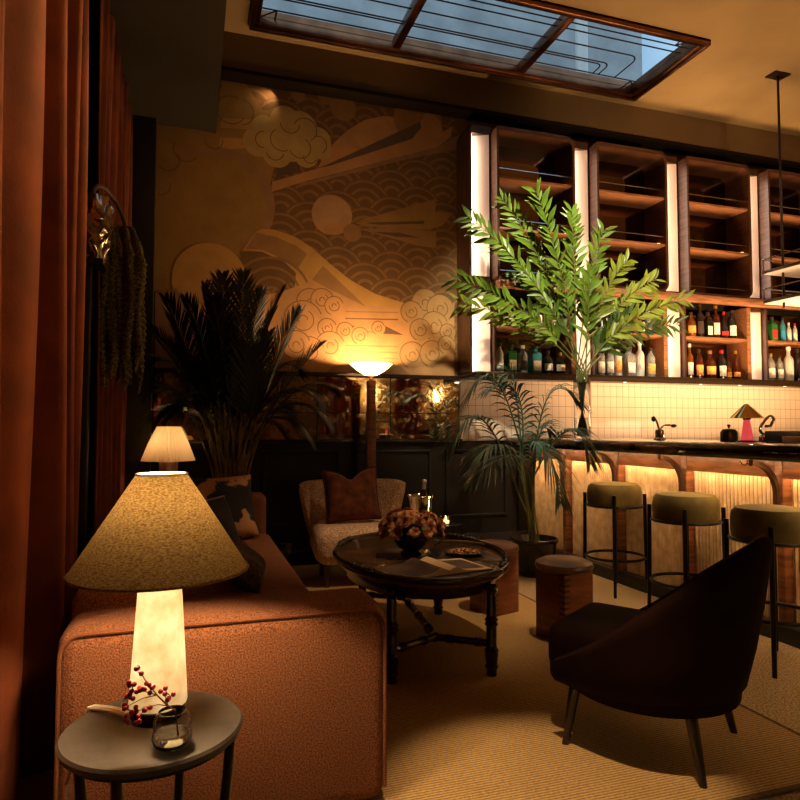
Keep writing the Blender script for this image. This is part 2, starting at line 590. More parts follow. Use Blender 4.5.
# skylight
def skylight():
    root = thing('window_1', 'long copper-framed skylight of three panes with curved black leading', 'skylight', (0, 0, 0))
    root['kind'] = 'structure'
    f = MB()
    t = .06
    z0, z1 = ZC - .03, ZC + .10
    for q in ((SKX0 - .02, SKY0 - .02, SKX1 + .02, SKY0 + t), (SKX0 - .02, SKY1 - t, SKX1 + .02, SKY1 + .02),
              (SKX0 - .02, SKY0, SKX0 + t, SKY1), (SKX1 - t, SKY0, SKX1 + .02, SKY1)):
        f.box(q[0], q[1], z0, q[2], q[3], z1, .012)
    for q in ((SKX0 - .02, SKY0 - .02, SKX1 + .02, SKY0 + .02), (SKX0 - .02, SKY1 - .02, SKX1 + .02, SKY1 + .02),
              (SKX0 - .02, SKY0, SKX0 + .02, SKY1), (SKX1 - .02, SKY0, SKX1 + .02, SKY1)):
        f.box(q[0], q[1], ZC - .05, q[2], q[3], ZC + .01, .012)
    f.build('frame', M['copper'], root)
    for x in (1.625, 2.83):
        m_ = MB(); m_.box(x - .035, SKY0 + .03, ZC - .015, x + .035, SKY1 - .03, ZC + .08, .012); m_.build('mullion', M['copper'], root)
    zg = ZC + .035
    xs = [SKX0 + t, 1.59, 1.66, 2.795, 2.865, SKX1 - t]
    for i in range(3):
        g = MB(); g.box(xs[2 * i], SKY0 + t, zg, xs[2 * i + 1], SKY1 - t, zg + .006); g.build('pane', M['sky_glass'], root)
    L = MB()
    ya, yb = SKY0 + t, SKY1 - t
    x0, x1 = SKX0 + t, SKX1 - t
    R = .0075
    z = zg - .006
    def run(p):
        L.tube([(a, c, z) for a, c in p], R, 4)
    run([(x0, yb - .12), (x1, yb - .12)])
    run([(x0, ya + .12), (x1, ya + .12)])
    for off, rr, xe in ((.27, .06, 3.50), (.30, .07, 3.56)):
        run([(x0, yb - off)] + [(xe - rr + rr * sin(a), yb - off + rr - rr * cos(a)) for a in [PI / 2 * k / 6 for k in range(7)]] + [(xe, yb - .12)])
    for off, rr, xe in ((.47, .09, 3.74),):
        run([(x0, yb - off)] + [(xe - rr + rr * sin(a), yb - off + rr - rr * cos(a)) for a in [PI / 2 * k / 6 for k in range(7)]] + [(xe, yb - .12)])
    run([(x0, ya + .20), (x1, ya + .20)])
    for xx, s in ((x0, 1), (x1, -1)):
        for yy, u in ((ya, 1), (yb, -1)):
            run([(xx + s * .12, yy), (xx + s * .12, yy + u * .12)])
            run([(xx, yy), (xx + s * .12, yy + u * .12)])
    L.build('leading', M['came'], root, smooth=0)
skylight()
# the light well of the neighbouring building above the skylight
b = MB(); b.box(-1, 7.4, 5.2, 6, 7.6, 9); tag(b.build('neighbouring_wall', M['render_wall'], smooth=0), 'pale rendered building wall seen dimly through the skylight', 'wall')
b = MB(); b.tube([(3.62, 5.35, ZC + .121), (3.62, 5.35, 7.4)], .06, 12); tag(b.build('drainpipe', M['white_metal']), 'pale vertical pipe seen through the third skylight pane', 'pipe')

# ------------------------------------------------------------------ mural
def mural():
    pal = dict(base=(0.147, 0.071, 0.021), arc=(0.233, 0.120, 0.036), goldd=(0.285, 0.159, 0.038), gold=(0.446, 0.241, 0.063), peach=(0.427, 0.219, 0.081), beige=(0.351, 0.198, 0.070),
               mauve=(0.275, 0.146, 0.063), dark=(0.114, 0.060, 0.027), cloud=(0.427, 0.284, 0.098), line=(0.162, 0.073, 0.021), mid=(0.285, 0.146, 0.049), sun=(0.399, 0.224, 0.105))
    names = list(pal)
    mats = [mat('mural_' + k, v, .8, noise=.10, scale=7) for k, v in pal.items()]
    B = MB()
    YW = 5.498
    lay = [0]
    def put(pts, c, hold=False):
        if not hold:
            lay[0] += 1
        y = YW - .0011 - lay[0] * .00006
        B.poly([(x, y, z) for x, z in pts], names.index(c))
    def w(px, py):
        p = on(px, py, 1, YW)
        return (p.x, p.z)
    x0, x1, z0, z1 = -.30, 2.36, 1.636, 4.09
    B.box(x0, YW - .001, z0, x1, 5.519, z1, mi=0)
    B.box(2.36, YW - .001, 3.86, 6.56, 5.519, z1, mi=0)
    def clip_arc(cx, cz, ra, rb, a0, a1, c, n=14, hold=True):
        A = arc(cx, cz, ra, a0, a1, n)
        I = arc(cx, cz, rb, a0, a1, n)
        for i in range(n):
            q = [A[i], A[i + 1], I[i + 1], I[i]]
            if all(x0 < u < x1 and z0 < v < z1 for u, v in q):
                put(q, c, True)
    # seigaiha waves, lower rows in front
    R = .25
    row = 0
    z = z1 + .05
    while z > z0 - R:
        lay[0] += 1
        cx = x0 - R + (R if row % 2 else 0)
        while cx < x1 + R:
            disc = [(min(max(u, x0), x1), min(max(v, z0), z1)) for u, v in arc(cx, z, R, 0, PI, 18)]
            xs = [u for u, v in disc]; zs = [v for u, v in disc]
            if max(xs) - min(xs) > .02 and max(zs) - min(zs) > .02:
                put(disc, 'base', True)
            cx += 2 * R
        lay[0] += 1
        cx = x0 - R + (R if row % 2 else 0)
        while cx < x1 + R:
            for k in (1, .70, .40):
                clip_arc(cx, z, R * k * .96, R * (k - .13), .03, PI - .03, 'arc')
            cx += 2 * R
        z -= R * .5
        row += 1
    def pp(pts, c):
        put([w(*p) for p in pts], c)
    def circ(px, py, r, c, n=32):
        cx, cz = w(px, py)
        rr = abs(w(px + r, py)[0] - cx)
        rz = abs(w(px, py + r)[1] - cz)
        put([(min(max(cx + rr * cos(2 * PI * i / n), x0), x1), min(max(cz + rz * sin(2 * PI * i / n), z0), z1)) for i in range(n)], c)
    def swirl(px, py, r, a0=20, a1=290, c='line', wd=.9):
        cx, cz = w(px, py)
        rr = abs(w(px + r, py)[0] - cx)
        lay[0] += 1
        clip_arc(cx, cz, rr, rr - wd * .009, math.radians(a0), math.radians(a1), c, 22)
    # left gold field and egg
    pp([(154, 120), (216, 134), (222, 74), (245, 82), (262, 110), (286, 112), (276, 160), (258, 232), (240, 250), (172, 292), (154, 292)], 'goldd')
    pp([(222, 118), (290, 122), (290, 132), (220, 128)], 'gold')
    pp([(220, 138), (285, 140), (285, 146), (219, 150)], 'gold')
    circ(220, 202, 55, 'mauve')
    circ(216, 205, 50, 'goldd')
    swirl(231, 110, 15, 60, 330); swirl(240, 112, 14, -80, 80); swirl(214, 141, 9, 180, 380); swirl(186, 150, 13, 150, 330)
    swirl(168, 160, 12, 200, 400); swirl(160, 185, 11, 180, 380)
    # fan of rays
    pp([(276, 164), (300, 160), (300, 172), (276, 177)], 'dark')
    pp([(318, 168), (324, 155), (335, 142), (348, 130), (365, 120), (385, 116), (396, 118), (404, 128), (402, 136)], 'peach')
    circ(418, 121, 24, 'mid')
    pp([(272, 192), (272, 182), (320, 168), (412, 139), (428, 108), (440, 122), (443, 132), (453, 126), (450, 138), (438, 147), (300, 183)], 'peach')
    pp([(320, 168), (420, 122), (421, 128), (412, 139), (330, 166)], 'dark')
    pp([(300, 184), (438, 147), (450, 140), (461, 134), (455, 150), (400, 161), (300, 187)], 'mauve')
    circ(343, 108, 13, 'mid'); circ(325, 98, 7, 'mid'); circ(298, 95, 7, 'mid')
    # upper cloud
    for cx, cy, r in ((285, 121, 15), (300, 128, 17), (317, 141, 14), (306, 156, 12), (277, 153, 15), (258, 142, 15), (264, 127, 12), (290, 140, 22), (322, 151, 9)):
        circ(cx, cy, r, 'cloud', 24)
    for cx, cy, r, a0, a1 in ((290, 124, 10, 180, 360), (305, 130, 12, -60, 160), (282, 140, 12, 120, 300), (300, 148, 11, 200, 420), (318, 145, 9, -60, 120), (264, 140, 9, 90, 270), (275, 152, 9, 190, 350), (310, 157, 7, 180, 340)):
        swirl(cx, cy, r, a0, a1)
    # sun disc and feathers
    circ(332, 215, 20, 'sun', 40)
    cxz = [w(332 + 20 * cos(a), 215 + 20 * sin(a)) for a in [math.radians(25 + 130 * k / 16) for k in range(17)]]
    put(cxz, 'peach')
    circ(352, 233, 9, 'mid')
    pp([(354, 222), (436, 199), (435, 212), (424, 214)], 'mid')
    pp([(354, 223), (424, 212), (453, 213), (442, 226), (428, 230), (370, 227)], 'goldd')
    pp([(362, 223), (424, 221), (424, 224), (380, 225)], 'dark')
    pp([(358, 229), (400, 228), (436, 232), (436, 248), (418, 246)], 'mid')
    pp([(372, 232), (400, 233), (420, 238), (396, 237)], 'dark')
    # mountain arches
    pp([(256, 232), (262, 229), (275, 230), (295, 237), (312, 248), (330, 264), (350, 280), (375, 294), (404, 303), (404, 315), (292, 315), (296, 273), (284, 262), (262, 252), (242, 251)], 'gold')
    pp([(256, 233), (276, 237), (296, 246), (307, 254), (297, 270), (284, 260), (262, 250), (246, 249)], 'mid')
    pp([(323, 266), (312, 280), (340, 296), (366, 307)], 'mid')
    pp([(262, 252), (284, 262), (295, 273), (286, 289), (246, 289), (240, 252)], 'base')
    for r in (10, 20, 30, 40):
        cx, cz = w(272, 296)
        lay[0] += 1
        rr = r * .0085
        clip_arc(cx, cz, rr, rr - .022, .3, 2.6, 'arc')
    circ(210, 280, 37, 'gold', 40)
    pp([(155, 293), (176, 288), (190, 310), (205, 316), (215, 376), (155, 374)], 'mauve')
    # lower lit field
    pp([(284, 291), (312, 281), (366, 307), (404, 304), (454, 303), (454, 376), (240, 374), (246, 300)], 'peach')
    for y in (311, 318, 331, 345, 351, 357):
        pp([(345, y), (398, y + 1), (398, y + 2.4), (345, y + 1.2)], 'mauve' if y % 2 else 'line')
    pp([(339, 323), (355, 326), (351, 329), (339, 328)], 'dark')
    pp([(383, 325), (403, 335), (383, 334)], 'dark')
    pp([(322, 376), (332, 367), (350, 362), (400, 366), (412, 377)], 'mauve')
    for cx, cy, r in ((310, 302, 14), (322, 300, 12), (334, 306, 10), (303, 320, 20), (327, 328, 10), (345, 331, 9), (360, 336, 9), (378, 328, 7), (330, 346, 15), (309, 352, 16), (296, 345, 15),
                      (425, 303, 14), (440, 309, 14), (411, 312, 11), (434, 326, 14), (420, 330, 11), (447, 332, 8), (412, 355, 13), (432, 354, 13), (446, 345, 9)):
        circ(cx, cy, r, 'peach' if cx < 400 else 'beige', 26)
        swirl(cx, cy, r * .98, 20, 250)
        swirl(cx, cy, r * .55, 180, 420)
        swirl(cx, cy, r * .25, 0, 220)
    o = B.build('mural_panel', mats, smooth=0)
    tag(o, 'huge gold and brown painted mural of clouds and scalloped waves', 'mural')
mural()

# mirror band: four panels
xs = [-.30, .36, 1.02, 1.68, 2.35]
desc = ['partly hidden by the palm, beside the corner pilaster', 'behind the tall dark palm fronds', 'behind the floor lamp pole', 'ending at the tiled wall, reflecting the potted palm']
for i in range(4):
    t = thing('mirror_panel', 'antique mottled mirror panel ' + desc[i], 'mirror', (xs[i], 5.5, 1.055), group='antique mirror panels')
    w_ = xs[i + 1] - xs[i]
    b = MB(); b.box(.004, -.02, .235, w_ - .004, .019, .543); b.build('upper_glass', M['mirror'], t, smooth=0)
    b = MB(); b.box(.004, -.02, .002, w_ - .004, .019, .230); b.build('lower_glass', M['mirror'], t, smooth=0)

# ------------------------------------------------------------------ back bar shelving
PITCHX, BX0 = 1.045, 2.355
bay_word = ['first bay, nearest the mural', 'second bay, behind the branches', 'third bay', 'fourth bay, by the hanging rack']
def rr_loop(x0, x1, z0, z1, r, n=6):
    p = []
    for cx, cz, a in ((x1 - r, z1 - r, 0), (x0 + .02, z1 - .02, PI / 2), (x0 + .02, z0 + .02, PI), (x1 - r, z0 + r, 3 * PI / 2)):
        q = r if cx > (x0 + x1) / 2 else .02
        p += [(cx + q * cos(a + PI / 2 * k / n), cz + q * sin(a + PI / 2 * k / n)) for k in range(n + 1)]
    return p
ZB, ZM, ZT = 1.655, 2.44, 4.04     # bottom board top, mid ledge, top
def bay(i):
    x = BX0 + i * PITCHX
    t = thing('shelving_bay', 'dark walnut back bar shelving, ' + bay_word[i] + ', with backlit column', 'shelving', (x, 5.5, ZB), group='back bar shelving bays')
    # local: y negative towards the room
    zb, zm, zt = 0, ZM - ZB, ZT - ZB
    for nm, za, zc_ in (('lower_light_panel', .0, zm - .07), ('upper_light_panel', zm + .08, zt - .21)):
        b = MB()
        P = [[(.016 + .17 * k / 8, -.19 - .085 * (k / 8) ** .8, z) for z in (za, zc_)] for k in range(9)]
        b.grid(P)
        b.build(nm, M['satin'], t)
        e = MB(); e.box(.011, -.272, za + .01, .015, -.195, zc_ - .01); e.build('led_strip', M['led'], t, smooth=0)
    s = MB()
    s.box(0, -.28, 0, .010, 0, zt - .14)                      # outer side board
    s.box(.188, -.28, 0, .20, 0, zm - .04)                    # right jamb of the column, lower
    s.box(0, -.285, zm - .07, .20, 0, zm + .08)
    s.box(0, -.28, zt - .21, .19, 0, zt - .14)
    s.box(.0, -.02, 0, .2, 0, zt - .14)
    s.build('column_surround', M['wood_dark'], t, smooth=0)
    lx0, lx1 = .202, 1.02
    c = MB(); c.box(lx0, -.325, 0, lx0 + .022, 0, zm - .04); c.build('side_board', M['wood_dark'], t, smooth=0)
    c = MB(); c.box(lx1 - .025, -.325, 0, PITCHX, 0, zm - .04); c.build('side_board', M['wood_h'], t, smooth=0)
    c = MB(); c.box(lx0 + .022, -.055, 0, lx1 - .025, -.045, zm - .04); c.build('lower_back', M['smoke_mirror'], t, smooth=0)
    c = MB(); c.box(lx0 + .022, -.32, .395, lx1 - .025, -.056, .42, .003); c.build('shelf', M['wood_h'], t)
    # upper case, standing proud, rounded corners on its open front
    uz0, uz1 = zm + .04, zt - .17
    YFc = -.395
    c = MB()
    o_ = rr_loop(.205, 1.012, uz0, uz1, .09)
    i_ = rr_loop(.228, .985, uz0 + .02, uz1 - .035, .07)
    A = [(u, YFc, v) for u, v in o_]; Bq = [(u, -.005, v) for u, v in o_]
    Ai = [(u, YFc, v) for u, v in i_]; Bi = [(u, -.005, v) for u, v in i_]
    c.grid([A + [A[0]], Bq + [Bq[0]]])
    c.grid([Ai + [Ai[0]], Bi + [Bi[0]]])
    c.grid([A + [A[0]], Ai + [Ai[0]]])
    bmesh.ops.recalc_face_normals(c.bm, faces=c.bm.faces)
    c.build('upper_case', M['wood_case'], t, smooth=50)
    c = MB(); c.box(.228, -.09, uz0 + .02, .985, -.08, uz1 - .02); c.build('upper_back', M['smoke_mirror'], t, smooth=0)
    h = (uz1 - uz0) / 3
    for k in range(1, 3):
        c = MB(); c.box(.23, YFc + .012, uz0 + h * k - .010, .983, -.091, uz0 + h * k + .012, .003); c.build('shelf', M['wood_h'], t)
    for k in range(3):
        c = MB(); c.tube([(.23, YFc + .02, uz0 + h * k + .085), (.983, YFc + .02, uz0 + h * k + .085)], .0042, 6); c.build('rail', M['chrome'], t)
        c = MB(); c.box(.93, -.34, uz0 + h * k + .0225, .96, -.31, uz0 + h * k + .030); c.build('corner_light', emit_small, t, smooth=0)
emit_small = emitter('amber_shelf_light', (1, .36, .08), 5)
for i in range(4):
    bay(i)
# side gable of the whole unit, long ledges
b = MB(); b.box(2.335, 5.20, ZB, 2.354, D, ZT - .18); tag(b.build('gable_board', M['wood_dark'], smooth=0), 'black end board of the back bar shelving beside the mural', 'board')
b = MB(); b.box(2.335, 5.10, ZB - .05, 6.56, D - .03, ZB - .004, .006); b.box(2.335, 5.10, ZB - .066, 6.56, 5.115, ZB - .045, .003); t = tag(b.build('bottle_ledge', M['bronze']), 'long bronze ledge under the bottle shelves above the tiles', 'ledge')
b = MB(); b.box(2.45, 5.125, ZB - .058, 6.5, 5.155, ZB - .051); b.build('led_strip', M['led_tile'], t, smooth=0)
for x in (3.95, 4.85, 5.35, 5.95):
    b = MB(); b.lathe([(0, ZB - .07), (.02, ZB - .068), (.02, ZB - .05), (0, ZB - .05)], 12, (x, 5.2, 0)); b.build('puck_light', M['chrome'], t)
b = MB(); b.box(2.56, 5.06, ZM - .035, 6.56, 5.155, ZM + .03, .008); tag(b.build('walnut_ledge', M['wood_h']), 'walnut ledge dividing bottle shelves from upper shelving', 'ledge')

# bottles
PROF = dict(
    std=[(0, 0), (.036, .0), (.038, .01), (.038, .19), (.030, .215), (.014, .245), (.013, .285), (.015, .286), (.015, .292), (0, .292)],
    tall=[(0, 0), (.034, 0), (.036, .012), (.036, .20), (.032, .225), (.015, .255), (.0135, .325), (.016, .327), (.016, .334), (0, .334)],
    squat=[(0, 0), (.045, 0), (.05, .012), (.05, .11), (.043, .14), (.018, .165), (.015, .205), (.018, .206), (.018, .212), (0, .212)],
    square=[(0, 0), (.037, 0), (.040, .006), (.040, .17), (.034, .19), (.016, .205), (.015, .245), (.018, .246), (.018, .252), (0, .252)],
    cone=[(0, 0), (.045, 0), (.046, .012), (.035, .13), (.020, .20), (.013, .25), (.013, .29), (.015, .291), (.015, .297), (0, .297)],
)
def bottle(px, base_y, kind, glass, label_m, cap_m, h, wpx, label, group, yplane=5.22, z=None):
    p = on(px, base_y, 1, yplane)
    t = thing('spirit_bottle', label, 'bottle', (p.x, p.y, z), group=group)
    pr = PROF[kind]
    zz = h / pr[-1][1]
    ww = (wpx / 2 * 6.1 / 642) / max(r for r, _ in pr)
    n = 4 if kind == 'square' else 16
    b = MB()
    pr2 = [(r * ww, q * zz) for r, q in pr]
    if n == 4:
        b.lathe([(r * 1.25, q) for r, q in pr2], 4)
        bmesh.ops.rotate(b.bm, verts=b.bm.verts, cent=(0, 0, 0), matrix=Matrix.Rotation(PI / 4, 3, 'Z'))
    else:
        b.lathe(pr2, n)
    b.build('glass_body', M[glass], t, smooth=50)
    zc0 = pr2[-4][1]
    c = MB(); rcap = pr2[-2][0] * 1.12; c.lathe([(0, zc0 - .02), (rcap, zc0 - .02), (rcap, h + .006), (0, h + .006)], 12); c.build('cap', M[cap_m], t)
    if label_m:
        rb = pr2[2][0] * (1.02 if n == 16 else .9)
        l = MB()
        za, zb_ = h * .10, h * .46
        if kind == 'squat': za, zb_ = h * .14, h * .44
        if kind == 'cone': za, zb_ = h * .10, h * .26
        if n == 16:
            l.grid([[(rb * sin(a), -rb * cos(a), q) for q in (za, zb_)] for a in [-1.2 + 2.4 * k / 10 for k in range(11)]])
        else:
            l.box(-rb * .8, -rb - .002, za, rb * .8, -rb + .001, zb_)
        l.build('label', M[label_m], t)
ordw = ['first', 'second', 'third', 'fourth', 'fifth', 'sixth', 'seventh']
gl_word = dict(g_clear='clear', g_frost='frosted white', g_green='green', g_teal='turquoise', g_amber='amber', g_red='red-brown', g_dark='dark')
lb_word = {None: 'without a label', 'label': 'with a pale label', 'label_red': 'with a red label', 'label_blue': 'with a blue label', 'label_gold': 'with an orange label', 'label_dark': 'with a dark label'}
bay_short = ['bay nearest mural', 'bay behind branches', 'third bay from mural', 'bay behind hanging rack']
ROWS = {
    (0, 0): [(500, 'std', 'g_frost', 'label', 'cap', .26, 7), (511, 'square', 'g_green', 'label', 'cap', .25, 10), (523, 'std', 'g_clear', 'label_dark', 'cap_white', .25, 9),
             (535, 'square', 'g_teal', 'label', 'cap', .25, 11), (548, 'squat', 'g_dark', 'label', 'cap', .21, 10), (560, 'squat', 'g_dark', 'label', 'cap_gold', .20, 10)],
    (0, 1): [(508, 'squat', 'g_red', 'label', 'cap_red', .20, 12), (523, 'squat', 'g_clear', 'label', 'cap', .22, 10), (538, 'std', 'g_dark', 'label', 'cap', .26, 8), (552, 'tall', 'g_clear', 'label', 'cap_white', .33, 8)],
    (1, 0): [(601, 'std', 'g_clear', 'label', 'cap', .28, 8), (610, 'std', 'g_clear', 'label', 'cap_white', .29, 8), (618, 'tall', 'g_frost', 'label_gold', 'cap_white', .32, 8),
             (629, 'square', 'g_clear', 'label', 'cap', .28, 11), (640, 'tall', 'g_frost', None, 'cap_white', .34, 9), (651, 'std', 'g_clear', 'label_gold', 'cap', .28, 9)],
    (1, 1): [(604, 'std', 'g_clear', 'label', 'cap', .27, 8), (615, 'std', 'g_dark', 'label', 'cap', .27, 8), (626, 'square', 'g_clear', 'label_blue', 'cap', .22, 8), (635, 'std', 'g_amber', 'label', 'cap', .24, 6), (642, 'std', 'g_dark', 'label', 'cap_gold', .25, 6), (649, 'std', 'g_clear', None, 'cap_white', .25, 6)],
    (2, 0): [(690, 'tall', 'g_amber', 'label', 'cap_white', .34, 7), (699, 'std', 'g_red', 'label_gold', 'cap', .29, 9), (710, 'squat', 'g_red', 'label_gold', 'cap_gold', .28, 12),
             (722, 'std', 'g_dark', 'label', 'cap_red', .29, 9), (729, 'squat', 'g_amber', 'label_gold', 'cap', .17, 6), (736, 'cone', 'g_red', 'label_gold', 'cap_gold', .29, 9)],
    (2, 1): [(691, 'squat', 'g_amber', 'label_gold', 'cap', .24, 10), (700, 'tall', 'g_dark', 'label_dark', 'cap', .34, 8), (708, 'square', 'g_dark', 'label', 'cap', .25, 8),
             (716, 'tall', 'g_red', 'label', 'cap_gold', .33, 8), (724, 'cone', 'g_dark', 'label_red', 'cap_red', .27, 9), (732, 'std', 'g_dark', 'label', 'cap', .29, 9)],
    (3, 0): [(771, 'std', 'g_clear', 'label', 'cap_gold', .28, 9), (780, 'std', 'g_clear', 'label', 'cap', .26, 8), (789, 'tall', 'g_frost', None, 'cap_white', .36, 10), (798, 'std', 'g_dark', None, 'cap', .34, 9)],
    (3, 1): [(772, 'square', 'g_green', 'label_red', 'cap', .25, 9), (783, 'std', 'g_teal', 'label_blue', 'cap', .25, 6), (789, 'std', 'g_frost', 'label', 'cap_white', .20, 5), (795, 'std', 'g_frost', 'label', 'cap_red', .20, 5), (803, 'std', 'g_dark', 'label', 'cap', .26, 7)],
}
for (bi, lv), row in ROWS.items():
    zz = ZB if lv == 0 else ZB + .42
    for k, (px, kd, gl, lb, cp, h, wp) in enumerate(row):
        base = {0: 375, 1: 331}[lv] + (px - 500) * .02
        bottle(px, base, kd, gl, lb, cp, h, wp, '%s bottle %s, %s on %s shelf, %s' % (gl_word[gl], lb_word[lb], ordw[k], 'lower' if lv == 0 else 'upper', bay_short[bi]),
               'bottles on the back bar', z=zz)
for j, x in enumerate((2.62, 2.66)):
    pass

# ------------------------------------------------------------------ the bar
BY0, BY1 = 1.2, 5.43
b = MB()
pts = [(2.834, 1.0), (2.834, .986), (2.822, .984)] + [(2.822 - .024 * sin(a), 1.025 - .041 * cos(a)) for a in [PI * k / 8 for k in range(9)]] + [(3.62, 1.066), (3.62, 1.0)]
b.prism([(x, BY0, z) for x, z in pts], (0, BY1 - BY0, 0))
tag(b.build('bar_worktop', M['counter']), 'thick dark veined marble worktop with rounded edge along the bar', 'worktop')
bar = thing('bar_counter', 'bar front of cream fluted panels, walnut posts and curved brackets', 'bar', (3.1, BY0, 0))
L = BY1 - BY0
b = MB(); b.box(.02, 0, .05, .40, L, .999); b.build('carcass', M['wood_dark'], bar, smooth=0)
b = MB(); b.box(-.07, 0, 0, .3, L, .09, .004); b.build('plinth', M['black'], bar)
b = MB(); b.box(-.062, 0, .880, -.050, L, .999, .003); b.build('fascia', M['wood_f'], bar)
b = MB(); b.box(-.046, .02, .915, -.034, L - .02, .921); b.build('led_strip', M['led_bar'], bar, smooth=0)
b = MB(); b.box(-.262, .02, .9965, -.246, L - .02, .9995); b.build('led_strip', M['led_bar'], bar, smooth=0)
posts = [on(px, 500, 0, 3.08).y - BY0 for px in (531, 569, 622, 690, 786)]
posts = [p for p in posts if p < L] + [.45]
posts.sort()
print('posts', posts, L)
edges = [0] + posts + [L]
for a, c in zip(edges, edges[1:]):
    n = max(2, int((c - a) / .028))
    w_ = (c - a) / n
    P = []
    for k in range(n):
        for q in range(7):
            u = q / 6
            P.append((.000 - .013 * sin(PI * u) ** .7, a + w_ * (k + .13 + .74 * u)))
    f = MB()
    zz_ = (.09, .36, .362, .62, .622, .93)
    for k in range(n):
        f.grid([[(x, y, z) for z in zz_] for x, y in P[k * 7:k * 7 + 7]])
    f.box(.001, a, .09, .012, c, .93, mi=1)  # backing sheet, groove shade painted as a dark colour between the flutes
    f.build('fluted_panel', [M['flute'], M['groove_shade']], bar, smooth=60)
for p in posts:
    f = MB(); f.box(-.068, p - .024, .09, .0005, p + .024, .999, .006); f.build('post', M['wood'], bar)
    br = MB()
    r = .185
    O = [(-.258 + r * sin(a), .795 + r * cos(a)) for a in [PI / 2 * k / 10 for k in range(11)]]
    outer = [(-.258, 1.0)] + O + [(-.073, .56), (-.066, .56), (-.066, .999)][:2]
    r2 = r - .024
    inner = [(-.097, .60)] + [(-.258 + r2 * sin(a), .795 + r2 * cos(a)) for a in [PI / 2 * (10 - k) / 10 for k in range(11)]]
    outer = [(-.258, .999)] + [(x, z) for x, z in O] + [(-.068, .58)]
    br.prism([(x, p - .014, z) for x, z in outer + inner], (0, .028, 0))
    br.build('bracket', M['wood_dark'], bar)
for px in (598, 663, 747):
    y = on(px, 452, 0, 2.93).y - BY0
    hk = MB()
    for s in (-1, 1):
        hk.tube([(-.17, y, .99)] + [(-.17, y + s * (.022 - .022 * cos(a)), .968 - .022 * sin(a)) for a in [PI * k / 8 for k in range(9)]], .0035, 6)
    hk.box(-.18, y - .012, .985, -.16, y + .012, .9995)
    hk.build('coat_hook', M['brass'], bar)

# things on the bar
def bar_lamp(loc, label, group):
    t = thing('table_lamp', label, 'lamp', loc, group=group)
    b = MB(); b.lathe([(0, 0), (.06, 0), (.062, .006), (.03, .014), (0, .014)], 24); b.build('base', M['black_metal'], t)
    b = MB(); b.lathe([(0, .014), (.036, .014), (.034, .03), (.020, .125), (.018, .14), (0, .14)], 20); b.build('glass_body', M['pink'], t)
    b = MB(); b.lathe([(.022, .138), (.024, .142), (.024, .150), (0, .152)], 16); b.build('collar', M['brass'], t)
    b = MB(); b.lathe([(.094, .150), (.096, .150), (.050, .198), (.010, .236), (0, .238), (0, .234), (.046, .198), (.090, .152)], 32); b.build('shade', M['gold'], t)
    return t
G = on(748, 440, 2, 1.066)
print('goldlamp', G)
bl = (3.25, 3.11, 1.066)
bar_lamp(bl, 'small lamp with gold cone shade and glowing pink glass body on the bar', 'pink glass lamps')
t = thing('soda_tap', 'small chrome tap with two dark-tipped spouts on the bar', 'tap', (3.3, 3.95, 1.066))
b = MB(); b.lathe([(0, 0), (.045, 0), (.045, .01), (.03, .02), (.034, .05), (.03, .075), (.012, .08), (0, .08)], 20); b.build('base', M['chrome'], t)
for s, e in ((-1, .155), (1, .105)):
    b = MB(); b.tube(bez((0, 0, .07), (s * .03, 0, e + .02), (s * .05 if s < 0 else .12, 0, e), 8), .008, 8); b.build('spout', M['chrome'], t)
    b = MB(); x = s * .05 if s < 0 else .13
    b.ball((x, 0, e), .02, 2, sc=(1.3 if s > 0 else .9, .8, .7 if s > 0 else 1.1)); b.build('tip', M['black'], t)
t = thing('lidded_canister', 'small grey lidded canister with a knob on the bar beside the gold lamp', 'canister', (3.42, 3.42, 1.066))
b = MB(); b.lathe([(0, 0), (.055, 0), (.055, .06), (.04, .08), (0, .085)], 20); b.build('body', M['bronze'], t)
b = MB(); b.lathe([(0, .085), (.006, .085), (.006, .095), (.012, .10), (.008, .112), (0, .113)], 12); b.build('knob', M['bronze'], t)
t = thing('bar_faucet', 'chrome swan-neck faucet behind the gold lamp', 'faucet', (3.5, 3.22, 1.066))
b = MB(); b.lathe([(0, 0), (.03, 0), (.03, .03), (.015, .045), (0, .045)], 16); b.build('base', M['chrome'], t)
b = MB(); b.tube([(0, 0, .04)] + bez((0, 0, .05), (-.04, 0, .06), (-.02, 0, .10), 6) + bez((-.02, 0, .10), (.06, 0, .20), (.09, 0, .145), 8) + [(.06, 0, .10), (.02, 0, .10)], .009, 8); b.build('neck', M['chrome'], t)
b = MB(); b.box(3.44, 1.3, 1.067, 3.60, 3.16, 1.135, .008); tag(b.build('bar_rail', M['black']), 'low black service ledge along the rear of the bar top', 'ledge')
b = MB(); b.box(3.29, 2.72, 1.067, 3.42, 2.90, 1.105, .003); tag(b.build('napkin_stack', M['paper']), 'stack of cream napkins on the bar beside the service ledge', 'napkins')
b = MB(); b.box(3.20, 2.30, 1.067, 3.40, 2.60, 1.075, .003); tag(b.build('menu_card', M['paper']), 'flat cream menu lying on the bar past the napkins', 'menu')

# back counter below the tiles (hidden behind the bar, seen from the side)
b = MB(); b.box(3.7, 4.9, 0, XR - .02, 5.48, .9, .006); t = tag(b.build('back_counter', M['wood_dark']), 'low dark back counter under the tiled wall behind the bar', 'counter')

